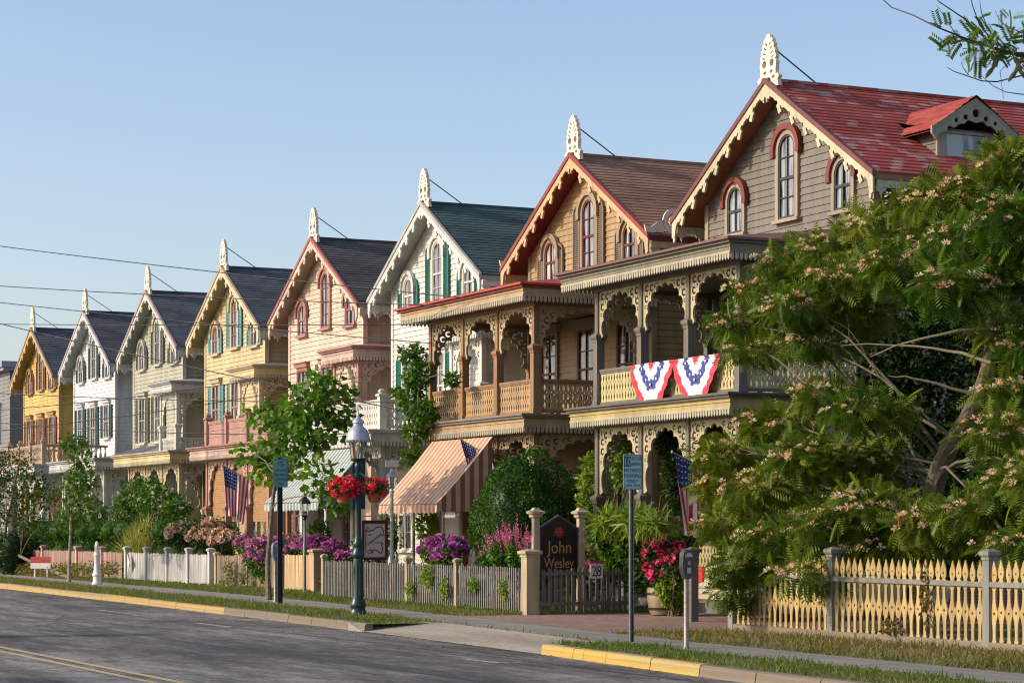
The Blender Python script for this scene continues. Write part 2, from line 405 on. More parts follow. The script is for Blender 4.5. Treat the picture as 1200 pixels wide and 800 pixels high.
def rail(root, p0, p1, z, h, rail_m, bal_m, along='x', style='wave', fixed=0, name='railing'):
    """top and bottom rail with sawn flat balusters between; one section between two posts"""
    mb = MB(); L = p1-p0
    P = (lambda u, q, v: (u, fixed+q, v)) if along == 'x' else (lambda u, q, v: (fixed+q, u, v))
    def bx(u0, u1, q0, q1, v0, v1, m=0):
        vs = [P(u, q, v) for v in (v0, v1) for q in (q0, q1) for u in (u0, u1)]
        mb.add(vs, [(0, 2, 3, 1), (4, 5, 7, 6), (0, 1, 5, 4), (2, 6, 7, 3), (0, 4, 6, 2), (1, 3, 7, 5)], m)
    bx(p0, p1, -.05, .05, z+h-.06, z+h); bx(p0, p1, -.035, .035, z+h-.1, z+h-.062); bx(p0, p1, -.04, .04, z+.07, z+.13)
    if style == 'panel':
        n = max(1, round((h-.2)/.115))
        for i in range(n):
            v = z+.13+i*(h-.23)/n; bx(p0, p1, -.012-.004*(i % 2), .012+.004*(i % 2), v, v+(h-.23)/n-.012*(i % 2), 1)
    elif style == 'turned':
        n = max(1, round(L/.2))
        for i in range(n):
            u = p0+(i+.5)*L/n; c = P(u, 0, z+.13); hh = h-.23
            mb.lathe([(.035, 0), (.035, .06), (.02, .1), (.055, hh*.3), (.06, hh*.42), (.03, hh*.7), (.022, hh*.8), (.04, hh-.05), (.04, hh)], c, 8, 1)
    else:
        n = max(2, round(L/.125)); s = L/n; hh = h-.23
        K = 12; key = ('bal', round(s, 3), round(hh, 3))
        prof = [(.5*s*(.74+.26*math.cos(2*math.pi*3*i/K)), hh*i/K) for i in range(K+1)]
        lp = prof+[(-a, b) for a, b in prof[::-1]]
        hole = [circ(0, hh*q, .017, 6, .03) for q in (.1667*0+.335, .665)]
        vs, fs = cut2d(key, [lp]+hole, .022)
        for i in range(n):
            u0 = p0+(i+.5)*s
            mb.add([P(u0+a, c, z+.13+b) for a, b, c in vs], fs, 1)
        # small feet under the bottom rail
        for i in range(max(2, round(L/.6))):
            u = p0+(i+.5)*L/max(2, round(L/.6)); bx(u-.04, u+.04, -.03, .03, z, z+.07)
    return mb.build(name, [rail_m, bal_m], root, smooth=(style == 'turned'))
def cornice(root, x0, x1, y0, y1, zt, zb, fascia, crown, fringe, name='cornice', open_ends=True):
    """boxed eave round three sides with a projecting crown and a row of sawn teeth"""
    mb = MB(); t = .05
    hf = zt-zb
    for (a0, a1, b0, b1, dx, dy) in ((x0, x1, y0, y0+t, 0, -1), (x0, x0+t, y0+t, y1, -1, 0), (x1-t, x1, y0+t, y1, 1, 0)):
        mb.box(a0, a1, b0, b1, zb, zt-.1, 0)
        # crown mould stepping out
        e = .07
        if dy: mb.box(x0-e, x1+e, y0-e, y0+t, zt-.1, zt-.045, 1); mb.box(x0-e-.05, x1+e+.05, y0-e-.05, y0+t, zt-.045, zt+.005, 1)
        elif dx < 0: mb.box(x0-e, x0+t, y0+t, y1, zt-.1, zt-.045, 1); mb.box(x0-e-.05, x0+t, y0+t, y1, zt-.045, zt+.005, 1)
        else: mb.box(x1-t, x1+e, y0+t, y1, zt-.1, zt-.045, 1); mb.box(x1-t, x1+e+.05, y0+t, y1, zt-.045, zt+.005, 1)
        # a bead half way down
        if dy: mb.box(x0-.02, x1+.02, y0-.022, y0, zb+hf*.42, zb+hf*.42+.03, 0)
    o = mb.build(name, [fascia, crown], root, smooth=False)
    fm = MB(); s = .105
    tooth = [(-.036, 0), (.036, 0), (.036, -.09), (.0, -.135), (-.036, -.09)]
    n = int((x1-x0)/s)
    for i in range(n):
        u = x0+(i+.5)*(x1-x0)/n; fm.prism(tooth, lambda a, b, k: (u+a, y0-.012+.02*k, zb+b+.001))
    n = int((y1-y0)/s)
    for i in range(n):
        v = y0+(i+.5)*(y1-y0)/n
        for xx in (x0+.012, x1+.012-.02): fm.prism(tooth, lambda a, b, k: (xx-.01+.02*k, v+a, zb+b+.001))
    fm.box(x0-.006, x1+.006, y0-.016, y0, zb-.005, zb+.04)
    fm.build('fringe', fringe, o, smooth=False)
    return o
def awning(root, x0, x1, y_top, y_bot, z_top, z_bot, cols, side_cols, gap=.125):
    """canvas stretched over a frame: stripes run down the slope, scalloped valance, closed cheeks"""
    mb = MB(); n = round((x1-x0)/gap); K = 8
    for i in range(n):
        u0 = lerp(x0, x1, i/n); u1 = lerp(x0, x1, (i+1)/n); m = i % 2
        rows = []
        for j in range(K+1):
            t = j/K; sag = .05*math.sin(math.pi*t)
            def S(u): return -.035*math.sin(math.pi*t)*abs(math.sin(2*math.pi*(u-x0)/(x1-x0)))
            rows.append([(u0, lerp(y_top, y_bot, t), lerp(z_top, z_bot, t)-sag+S(u0)), (u1, lerp(y_top, y_bot, t), lerp(z_top, z_bot, t)-sag+S(u1))])
        vs = [p for r in rows for p in r]; mb.add(vs, [(2*j, 2*j+1, 2*j+3, 2*j+2) for j in range(K)], m)
    top = mb.build('awning', cols, root)
    va = MB()
    q = round((x1-x0)/.0625)
    for i in range(q):
        u0 = lerp(x0, x1, i/q); u1 = lerp(x0, x1, (i+1)/q)
        f = lambda u: .2+.045*abs(math.sin(math.pi*(u-x0)/.25)); w = lambda u: .012*math.sin(u*23)
        va.add([(u0, y_bot, z_bot), (u1, y_bot, z_bot), (u1, y_bot-.01+w(u1), z_bot-f(u1)), (u0, y_bot-.01+w(u0), z_bot-f(u0))], [(0, 1, 2, 3)], (i//2) % 2)
    va.build('valance', cols, top)
    for xx in (x0, x1):
        ch = MB(); N = round(abs(y_top-y_bot)/gap)
        for i in range(N):
            a = lerp(y_bot, y_top, i/N); b = lerp(y_bot, y_top, (i+1)/N)
            za = lerp(z_bot, z_top, i/N); zb = lerp(z_bot, z_top, (i+1)/N)
            ch.add([(xx, a, z_bot-.2), (xx, b, z_bot-.2), (xx, b, zb-.05*math.sin(math.pi*(i+1)/N)), (xx, a, za-.05*math.sin(math.pi*i/N))], [(0, 1, 2, 3)], i % 2)
        ch.build('cheek', side_cols, top, smooth=False)
    fr = MB()
    for xx in (x0+.03, x1-.03): fr.tube([(xx, y_top, z_top-.6), (xx, y_bot, z_bot-.02)], .015, 6)
    fr.tube([(x0, y_bot, z_bot-.01), (x1, y_bot, z_bot-.01)], .015, 6); fr.build('awning_frame', GREYMETAL, top)
    return top
def scroll_pts(cx, cz, r0, r1, a0, a1, n=20):
    return [(cx+lerp(r0, r1, i/n)*math.cos(lerp(a0, a1, i/n)), cz+lerp(r0, r1, i/n)*math.sin(lerp(a0, a1, i/n))) for i in range(n+1)]
S_ = .6125; HW = 3.3; HALF = 4.05; APEX = 11.15; DEPTH = 12.5
def house(k, cfg):
    X = cfg['x']; sc = cfg.get('zs', 1)
    root = empty('house', (X, 27, 0), cfg['label'], 'house', 'row of gabled wooden houses with porches')
    root.scale = (1, 1, 1)
    apex = APEX*sc; S = S_*sc
    wm, tm, cm = cfg['wall'], cfg['trim'], cfg['post']
    zr = lambda x: apex-S*abs(x)-.16          # underside of the roof
    # walls: box + gable prism behind clapboards
    mb = MB(); D = DEPTH; e = .02
    poly = [(-HW+e, 0), (HW-e, 0), (HW-e, zr(HW)), (0, zr(0)), (-HW+e, zr(HW))]
    mb.prism(poly, lambda u, v, q: (u, .004+(D-.01)*q, v))
    wb = MB()
    zf = zr(HW)
    def xf(z): return (-HW, HW) if z <= zf else (-(apex-.16-z)/S, (apex-.16-z)/S)
    clap(mb, xf, .5, zf, lambda u, w, z: (u, -w, z)); clap(mb, xf, zf, zr(0)-.02, lambda u, w, z: (u, -w, z))
    clap(mb, lambda z: (0, D), .5, zf, lambda u, w, z: (HW+w-e, u, z)); clap(mb, lambda z: (D, 0), .5, zf, lambda u, w, z: (-HW-w+e, u, z))
    mb.build('wall', wm, root, smooth=False)
    fb = MB(); fb.box(-HW-.03, HW+.03, -.035, D+.03, -.3, .5); fb.build('foundation', BRICK, root, smooth=False)
    for s in (-1, 1):
        cb = MB(); cb.box(s*HW-.075+.005*s, s*HW+.075+.005*s, -.045, .10, .5, zf-.02)
        cb.build('corner_board', cfg.get('corner', tm), root, smooth=False)
    # roof: two slopes in shingle courses
    rm = MB(); n = 27; over = .5
    L = HALF; y0, y1 = -over-.03, D+.3
    for s in (-1, 1):
        for i in range(n):
            a, b = L*i/n, L*(i+1)/n+.02
            za, zb = apex-S*a, apex-S*b
            rm.add([(s*a, y0, za+.012), (s*a, y1, za+.012), (s*b, y1, zb+.035), (s*b, y0, zb+.035), (s*b, y1, zb-.0), (s*b, y0, zb-.0)],
                   [(0, 1, 2, 3) if s < 0 else (3, 2, 1, 0), (3, 2, 4, 5)])
    rm.box(-.09, .09, y0+.01, y1, apex-.02, apex+.045)
    roof = rm.build('roof', cfg['roof'], root, smooth=False)
    sf = MB()
    for s in (-1, 1):
        sf.add([(0, y0+.06, apex-.14), (s*L, y0+.06, apex-.14-S*L), (s*L, y1-.05, apex-.14-S*L), (0, y1-.05, apex-.14),
                (0, y0+.06, apex-.0), (s*L, y0+.06, apex-S*L-.0), (s*L, y1-.05, apex-S*L-.0), (0, y1-.05, apex-.0)],
               [(0, 1, 2, 3), (4, 7, 6, 5), (0, 4, 5, 1), (3, 2, 6, 7), (1, 5, 6, 2)])
    sf.build('soffit', cfg['soffit'], root, smooth=False)
    # rake cap and bargeboard
    rk = MB()
    for s in (-1, 1):
        rk.add([(x, y, z) for y in (y0-.03, y0+.055) for x, z in ((0, apex+.05), (s*(L+.03), apex+.05-S*(L+.03)), (s*(L+.03), apex-.07-S*(L+.03)), (0, apex-.07))],
               [(0, 1, 2, 3), (4, 7, 6, 5), (0, 4, 5, 1), (3, 2, 6, 7), (1, 5, 6, 2)])
    rk.build('rake_board', cfg['rake'], roof, smooth=False)
    bb = MB()
    for s in (-1, 1):
        bb.cut(('barge', sc, s), [[(s*u, v) for u, v in bargeboard_loop(apex-.072, S, L)]], .045, lambda u, v, w: (u, y0+.02+w, v))
    bb.build('bargeboard', cfg['barge'], root, smooth=False)
    # eave fringe along the right side
    for s in (-1, 1):
        ev = MB(); ev.box(min(s*(L-.06), s*(L-.02)), max(s*(L-.06), s*(L-.02)), -.4, D, apex-S*L-.30, apex-S*L-.145)
        for i in range(26):
            yy = -.3+i*.5
            ev.prism([(yy-.13, 0), (yy+.13, 0), (yy+.10, -.08), (yy+.04, -.09), (yy, -.19), (yy-.04, -.09), (yy-.10, -.08)], lambda a, b, q: (s*(L-.06+.03*q), a, apex-S*L-.299+b))
        ev.build('eave_board', cfg['barge'], root, smooth=False)
    # finial and its stay
    fm = MB(); fl = finial_loops()
    fm.cut('fin', fl, .09, lambda u, v, w: (u*1.42, y0+.12+w, apex+v*.84))
    fin = fm.build('finial', cfg['finial'], root, smooth=False)
    st = MB(); st.tube([(0, y0+.16, apex+.75), (0, y0+1.3, apex+.05)], .016, 6); st.build('stay_rod', DARKMETAL, fin)
    # attic windows
    g = 1 if k % 2 else 0
    az = 8.15*sc
    if cfg.get('gable', True):
        window(root, .15, az+.1, 10.02*sc, .66, cfg, glass=0, cas=.12)
        window(root, -2.0, az+.02, 9.18*sc, .62, cfg, glass=g)
        window(root, 2.3, az+.02, 9.18*sc, .62, cfg, glass=g)
    if cfg.get('shutter'):
        sm = cfg['shutter']
        for s in (-1, 1):
            shutter(root, .15+(.47 if s > 0 else -.47-.36), az+.1, 10.0*sc, .36, sm, arched=1 if s > 0 else -1)
            for c in (-2.0, 2.3):
                if abs(c+s*.62) < 3.05: shutter(root, c+(.44 if s > 0 else -.44-.30), az+.02, 9.12*sc, .30, sm, arched=1 if s > 0 else -1)
    # second-floor windows on the facade
    for (wx, z0, z1, w) in cfg.get('win2', []):
        window(root, wx, z0, z1, w, cfg, arched=False, glass=1, cas=.09)
        if cfg.get('shutter'):
            shutter(root, wx+w/2+.10, z0, z1, .38, cfg['shutter']); shutter(root, wx-w/2-.10-.38, z0, z1, .38, cfg['shutter'])
    # ground floor: door, windows
    for wx in (-2.2, 2.2): window(root, wx, 1.1, 3.2, .9, cfg, arched=False, glass=0)
    dm = MB(); dm.box(-.55, .55, -.06, .0, .6, 3.2, 0); door = dm.build('door', cfg['post'], root, smooth=False)
    dp = MB(); dp.box(-.42, .42, -.085, -.062, 1.6, 2.9); dp.build('pane', GLASS[0], door, smooth=False)
    dh = MB(); dh.lathe([(.0, 0), (.03, .01), (.035, .04), (.0, .06)], (.46, -.1, 1.55), 8); dh.build('handle', DARKMETAL, door)
    # ---- ground-floor porch, 3 m deep
    px0, px1, py = -3.0, 3.05, -3.0
    ZF, ZC = .62, 4.0
    pf = MB(); pf.box(px0-.35, px1+.35, py-.35, -.05, ZF-.14, ZF); pf.box(px0-.3, px1+.3, py-.3, -.05, -.2, ZF-.142)
    for i in range(3): pf.box(-.9, .9, py-.35-.3*(3-i), py-.352, -.1 if i < 9 else 0, .155*(i+1)-.02)
    pf.build('porch_floor', PLANK, root, smooth=False)
    xs = [px0, px0+(px1-px0)/3, px0+2*(px1-px0)/3, px1]
    for x in xs: porch_post(root, x, py, ZF, 2.35, ZC+.02, cm)
    for x in (px0, px1): porch_post(root, x, -.17, ZF, 2.35, ZC+.02, cm, wide=.16)
    def fret(z, H, y=py, side=True):
        for i in range(3):
            c = (xs[i]+xs[i+1])/2; w = xs[i+1]-xs[i]-.14
            a = MB(); a.cut(('sp', round(w, 3), H), spandrel_loops(w, H), .05, lambda u, v, q: (u+c, y+q, v+z)); a.build('fretwork', cfg['fret'], root, smooth=False)
        if side:
            for x in (px0, px1):
                a = MB(); w = -py-.17-.18; a.cut(('sps', round(w, 3), H), spandrel_loops(w, H, 13), .05, lambda u, v, q: (x+q, (py-.17)/2+u, v+z)); a.build('fretwork', cfg['fret'], root, smooth=False)
    fret(2.52, 1.42)
    bm = MB()
    def beam(zb, zt):
        bm.box(px0-.1, px1+.1, py-.085, py+.085, zb, zt); 
        for x in (px0, px1): bm.box(x-.085, x+.085, py+.087, -.05, zb, zt)
    beam(3.94, 4.08)
    cornice(root, px0-.42, px1+.42, py-.5, -.05, 4.4, 4.08, cfg['fascia'], cfg.get('crown_low', cfg['crown']), cfg['fringe'])
    deck = MB(); deck.box(px0-.36, px1+.36, py-.445, -.052, 4.07, 4.385); deck.build('porch_roof', cfg.get('deck', cfg['crown']), root, smooth=False)
    if cfg.get('lowrail', True):
        for i in (0, 2): rail(root, xs[i]+.13, xs[i+1]-.13, ZF, .85, cm, cfg['bal'], 'x', 'wave', py)
    # ---- upper level
    up = cfg.get('upper', 'rail')
    if up in ('porch', 'rail', 'panel', 'turned'):
        z = 4.39; yb = py
        style = {'porch': 'wave', 'rail': 'wave'}.get(up, up)
        h = .86
        if up == 'porch':
            for x in xs: porch_post(root, x, yb, z, 5.95, 7.02, cm)
            for x in (px0, px1): porch_post(root, x, -.17, z, 5.95, 7.02, cm, wide=.16)
            fret(5.98, 1.02)
            beam(6.98, 7.12)
            ct = 7.42; cornice(root, px0-.62, px1+.62, py-.62, -.05, ct, 7.12, cfg.get('fascia2', cfg['fascia']), cfg['crown'], cfg['fringe'])
            rf = MB()       # low hipped metal roof up to the wall
            a, b, c, d = px0-.76, px1+.76, py-.76, ct+.008
            rf.add([(a, c, d), (b, c, d), (b, -.05, d), (a, -.05, d), (px0+.9, -.05, 7.95), (px1-.9, -.05, 7.95), (a, c, d-.05), (b, c, d-.05), (b, -.05, d-.05), (a, -.05, d-.05)],
                   [(0, 1, 5, 4), (1, 2, 5), (3, 0, 4), (6, 7, 1, 0), (7, 8, 2, 1), (9, 6, 0, 3), (9, 8, 7, 6)])
            for i in range(1, 14):      # standing seams
                u = a+(b-a)*i/14; u2 = max(px0+.9, min(px1-.9, u))
                rf.tube([(u, c, d+.01), (u2, -.05, 7.96)], .012, 4)
            rf.build('porch_roof', cfg['metal_roof'], root, smooth=False)
            ceil = MB(); ceil.box(px0-.58, px1+.58, py-.56, -.052, 7.07, 7.11); ceil.build('porch_ceiling', cfg.get('ceiling', cfg['post']), root, smooth=False)
            for wx in (-2.1, 0, 2.1): window(root, wx, 4.75, 6.75, .85, cfg, arched=False, glass=1 if wx else 0, cas=.1)
        else:
            np_ = 4
            for x in xs[:]:
                pm = MB(); pm.lathe([(.1, z), (.1, z+h+.06), (.14, z+h+.08), (.14, z+h+.13), (.06, z+h+.17), (.09, z+h+.22), (.05, z+h+.27), (0.001, z+h+.28)], (x, yb, 0), sq=True); pm.build('newel_post', cfg.get('railm', cm), root, smooth=False)
        rm_ = cfg.get('railm', cm)
        for i in range(3): rail(root, xs[i]+.12, xs[i+1]-.12, z, h, rm_, cfg['bal'], 'x', style, yb)
        for x in (px0, px1): rail(root, yb+.12, -.28, z, h, rm_, cfg['bal'], 'y', style, x)
    if up in ('swoop', 'turned_left'):
        # concave metal roof sweeping up to a platform on the right half
        sw = MB(); n = 12
        xa, xb = px0-.5, 1.3
        for i in range(n):
            t0, t1 = i/n, (i+1)/n
            pr = lambda t: (lerp(-3.5, -.05, t), 4.41+.62*t**2.2)
            (ya, za), (yc, zc) = pr(t0), pr(t1)
            sw.add([(xa+1.0*t0, ya, za), (xb-.9*t0**1.5, ya, za), (xb-.9*t1**1.5, yc, zc), (xa+1.0*t1, yc, zc)], [(0, 1, 2, 3)])
            sw.add([(xb-.9*t0**1.5, ya, za), (xb-.9*t1**1.5, yc, zc), (xb, yc, 4.39), (xb, ya, 4.39)], [(0, 1, 2, 3)])
            sw.add([(xa+1.0*t0, ya, za), (xa+1.0*t1, yc, zc), (xa, yc, 4.39), (xa, ya, 4.39)], [(3, 2, 1, 0)])
        for j in range(11):
            sw.tube([(lerp(xa+1.0*t, xb-.9*t**1.5, (j+.0)/10), lerp(-3.5, -.05, t), 4.42+.62*t**2.2) for t in [i/n for i in range(n+1)]], .016, 4)
        sw.build('swept_roof', cfg['metal_roof'], root)
    bm.build('porch_beam', cm, root, smooth=False)
    # ---- second-floor corner porch wrapping the right corner
    if cfg.get('corner_porch'):
        cx0, cx1, cy0, cy1 = 2.15, 4.35, -.62, 2.4; zb = 4.39
        pfl = MB(); pfl.box(cx0-.1, cx1+.1, cy0-.1, cy1, zb-.2, zb+.012); pfl.box(HW+.05, cx1+.05, -.2, cy1, 0, zb-.202)
        pfl.build('corner_porch_base', wm, root, smooth=False)
        for (x, y) in ((cx0+.1, cy0+.1), (cx1-.1, cy0+.1), (cx1-.1, cy1)): porch_post(root, x, y, zb, 5.6, 6.9, cm, wide=.2)
        a = MB(); w = cx1-cx0-.2-.17; a.cut(('sp', round(w, 3), 1.15), spandrel_loops(w, 1.15), .05, lambda u, v, q: (u+(cx0+cx1)/2, cy0+.1+q, v+5.76)); a.build('fretwork', cfg['fret'], root, smooth=False)
        a = MB(); w = cy1-cy0-.1-.17; a.cut(('sps', round(w, 3), 1.15), spandrel_loops(w, 1.15, 13), .05, lambda u, v, q: (cx1-.1+q, (cy0+.1+cy1)/2+u, v+5.76)); a.build('fretwork', cfg['fret'], root, smooth=False)
        rail(root, cx0+.22, cx1-.22, zb, .82, cm, cfg['bal'], 'x', 'wave' , cy0+.1); rail(root, cy0+.22, cy1-.12, zb, .82, cm, cfg['bal'], 'y', 'wave', cx1-.1)
        b2 = MB(); b2.box(cx0-.02, cx1+.02, cy0+.01, cy0+.19, 6.87, 7.0); b2.box(cx1-.19, cx1-.01, cy0+.192, cy1+.1, 6.87, 7.0); b2.build('porch_beam', cm, root, smooth=False)
        cornice(root, cx0-.25, cx1+.25, cy0-.25, cy1+.1, 7.32, 7.0, cfg['fascia'], cfg['crown'], cfg['fringe'])
        r2 = MB(); r2.add([(cx0-.37, cy0-.37, 7.33), (cx1+.37, cy0-.37, 7.33), (cx1+.37, cy1+.1, 7.33), (cx0-.37, cy1+.1, 7.33), (cx0+.5, .3, 7.5), (HW+.1, .3, 7.5), (HW+.1, cy1+.1, 7.5)],
                           [(0, 1, 5, 4), (1, 2, 6, 5), (0, 4, 3)]); r2.box(cx0-.2, cx1+.2, cy0-.2, cy1, 7.0, 7.31); r2.build('porch_roof', cfg['metal_roof'], root, smooth=False)
    return root
# ---------------------------------------------------------------- house colours
def mk(n, c, **k): return paint(n, c, **k)
def brickmat(name, a, b_, mortar, scale=1.0, w=.21, h=.07, src='Generated', floor=False):
    m, n, l, b = newmat(name)
    tc = n.new('ShaderNodeTexCoord'); t = n.new('ShaderNodeTexBrick'); l.new(tc.outputs['Object'], t.inputs[0])
    if not floor:
        sp = n.new('ShaderNodeSeparateXYZ'); cb = n.new('ShaderNodeCombineXYZ'); ad = n.new('ShaderNodeMath'); ad.operation = 'ADD'
        l.new(tc.outputs['Object'], sp.inputs[0]); l.new(sp.outputs[0], ad.inputs[0]); l.new(sp.outputs[1], ad.inputs[1])
        l.new(ad.outputs[0], cb.inputs[0]); l.new(sp.outputs[2], cb.inputs[1]); l.new(cb.outputs[0], t.inputs[0])
    t.inputs['Color1'].default_value = (*a, 1); t.inputs['Color2'].default_value = (*b_, 1); t.inputs['Mortar'].default_value = (*mortar, 1)
    t.inputs['Scale'].default_value = scale; t.inputs['Brick Width'].default_value = w; t.inputs['Row Height'].default_value = h; t.inputs['Mortar Size'].default_value = .008
    k = ramp(n, l, noise(n, l, 1.5, 5), [(.3, .65), (.7, 1.2)])
    l.new(mixn(n, l, 1.0, t.outputs[0], k, 'MULTIPLY'), b.inputs['Base Color']); b.inputs['Roughness'].default_value = .85
    bump(n, l, b, t.outputs['Fac'], -.4, .01); return m
BRICK = brickmat('foundation_brick', (.22, .08, .05), (.32, .13, .09), (.3, .28, .25))
PLANK = paint('porch_floor_paint', (.20, .20, .19), wear=.8)
FINC = mk('finial_cream', (.78, .70, .55))
RED_TRIM = mk('brick_red_paint', (.30, .045, .03)); 
asph = lambda nm, a: shingles(nm, (tuple(a), tuple(x*.62 for x in a), (a[0]*1.5+.02, a[1]*1.5+.02, a[2]*1.4+.02)))
H = []
def C(name, wall, post, fret, fascia, crown, fringe, soffit, rake, barge, roof, casing, hood, sash, bal, **k):
    dim = k.pop('dim', .84)
    p = lambda part, c: mk(name+'_'+part, tuple(q*dim for q in c)) if not hasattr(c, 'node_tree') else c
    d = dict(wall=p('siding', wall), trim=p('corner_boards', casing), post=p('posts', post), fret=p('fretwork', fret), fascia=p('fascia', fascia), crown=p('crown', crown),
             fringe=p('fringe', fringe), soffit=p('soffit', soffit), rake=p('rake', rake), barge=p('bargeboard', barge), roof=roof, casing=p('casing', casing),
             hood=p('hood', hood), sash=p('sash', sash), bal=p('balusters', bal), finial=FINC, metal_roof=plain(name+'_metal_roof', k.pop('metal', (.3, .3, .3)), .5, .1))
    if 'shutter' in k and k['shutter']: k['shutter'] = p('shutters', k['shutter'])
    d.update(k); return d
cream = (.76, .66, .42); 
H.append(C('grey_house', (.215, .195, .155), (.20, .175, .14), (.60, .53, .33), (.58, .46, .17), (.16, .135, .11), (.58, .53, .38), (.42, .17, .06), (.20, .055, .04), (.70, .64, .42),
    shingles('red_roof', ((.36, .045, .035), (.22, .028, .022), (.42, .11, .08)), worn=(.50, .34, .30), worn_amt=.02), (.46, .37, .26), (.25, .04, .03), (.045, .055, .06), (.72, .62, .28),
    x=-42.4, zs=1.022, dim=.74, fascia2=mk('grey_fascia', (.19, .17, .11)), upper='porch', metal=(.16, .075, .06), label='grey clapboard house with worn red shingle roof, nearest in the row beside the pink-flowered tree'))
H.append(C('tan_house', (.48, .33, .155), (.38, .21, .105), (.58, .44, .26), (.60, .42, .22), (.30, .05, .035), (.55, .47, .34), (.19, .028, .022), (.33, .05, .035), (.72, .50, .26),
    shingles('brown_roof', ((.30, .155, .095), (.19, .10, .06), (.34, .22, .14))), (.34, .27, .17), (.42, .33, .21), (.16, .03, .03), (.60, .40, .19),
    x=-51.65, upper='porch', dim=.76, shutter=(.27, .22, .15), metal=(.42, .05, .035), crown_low=mk('tan_low_crown', (.22, .19, .15)), deck=mk('tan_deck', (.22, .2, .18)), label='tan clapboard house with brown roof, red-edged gable and balcony porch, second from the near end'))
H.append(C('white_house', (.74, .73, .67), (.72, .70, .63), (.76, .74, .68), (.78, .76, .69), (.74, .72, .66), (.76, .74, .68), (.50, .50, .42), (.50, .47, .42), (.80, .78, .72),
    asph('green_roof', (.038, .085, .082)), (.72, .70, .62), (.76, .74, .68), (.72, .70, .62), (.76, .74, .66), shutter=(.02, .19, .145),
    x=-61.1, upper='rail', win2=[(-2.0, 4.9, 6.8, .8), (.25, 4.9, 6.8, .8)], corner_porch=True, label='white clapboard house with dark green roof, teal shutters and white balcony railing'))
H.append(C('pink_house', (.74, .60, .46), (.48, .25, .20), (.64, .46, .37), (.62, .44, .36), (.40, .19, .165), (.70, .52, .42), (.48, .36, .24), (.42, .13, .11), (.70, .55, .42),
    asph('charcoal_roof', (.07, .065, .062)), (.48, .24, .20), (.46, .22, .18), (.36, .16, .14), (.48, .27, .22), corner=(mk('pink_edges', (.70, .52, .40))),
    x=-70.1, upper='panel', win2=[(-2.0, 5.2, 7.0, .8), (.25, 5.2, 7.0, .8)], corner_porch=True, metal=(.42, .18, .15), label='pale pink clapboard house with dark roof and rose-pink porch posts'))
H.append(C('cream_house', (.66, .54, .28), (.60, .50, .30), (.58, .50, .33), (.72, .60, .28), (.50, .42, .30), (.62, .54, .36), (.44, .36, .17), (.52, .40, .24), (.76, .66, .42),
    asph('slate_roof', (.07, .08, .10)), (.66, .55, .33), (.60, .48, .30), (.40, .22, .18), (.60, .5, .3), shutter=(.18, .40, .40),
    x=-79.2, upper='swoop', win2=[(-1.95, 5.2, 7.0, .8), (.25, 5.2, 7.0, .8)], corner_porch=True, metal=(.22, .21, .21), label='butter yellow clapboard house with pale blue shutters and slate roof'))
H.append(C('sage_house', (.47, .46, .34), (.62, .62, .54), (.60, .60, .50), (.64, .66, .64), (.40, .42, .42), (.6, .6, .54), (.36, .37, .31), (.44, .33, .31), (.66, .66, .58),
    asph('blue_slate_roof', (.075, .085, .105)), (.58, .57, .46), (.56, .55, .44), (.30, .28, .24), (.62, .62, .54), shutter=(.14, .14, .105),
    x=-88.6, upper='swoop', win2=[(-1.95, 5.2, 7.0, .8), (.25, 5.2, 7.0, .8)], corner_porch=True, metal=(.38, .39, .41), label='sage green clapboard house with dark olive shutters, between white and yellow houses'))
H.append(C('far_white_house', (.78, .79, .80), (.70, .70, .68), (.70, .70, .68), (.70, .69, .66), (.62, .62, .62), (.70, .69, .66), (.50, .52, .52), (.50, .42, .42), (.76, .76, .74),
    asph('dark_slate_roof', (.065, .07, .085)), (.70, .70, .68), (.6, .6, .6), (.3, .3, .3), (.55, .42, .28), shutter=(.03, .085, .08),
    x=-97.95, upper='turned', railm=mk('tan_balcony', (.40, .29, .19)), win2=[(-2.1, 5.2, 7.0, .7), (0, 5.2, 7.0, .7), (2.1, 5.6, 7.0, .7)], metal=(.4, .4, .4), label='bright white clapboard house with dark green shutters, second from the far end'))
H.append(C('yellow_house', (.74, .50, .13), (.60, .50, .35), (.6, .5, .35), (.6, .5, .3), (.5, .4, .3), (.6, .5, .35), (.46, .30, .08), (.38, .28, .18), (.62, .46, .22),
    asph('grey_slate_roof', (.07, .08, .095)), (.50, .34, .14), (.40, .26, .12), (.25, .12, .09), (.6, .5, .3), shutter=(.24, .085, .06),
    x=-107.2, upper='rail', win2=[(-2.1, 4.9, 6.9, .8), (.1, 4.9, 6.9, .7), (2.1, 5.5, 6.9, .8)], label='deep yellow clapboard house with red shutters, farthest gable of the row'))
HR = [house(i, c) for i, c in enumerate(H)]
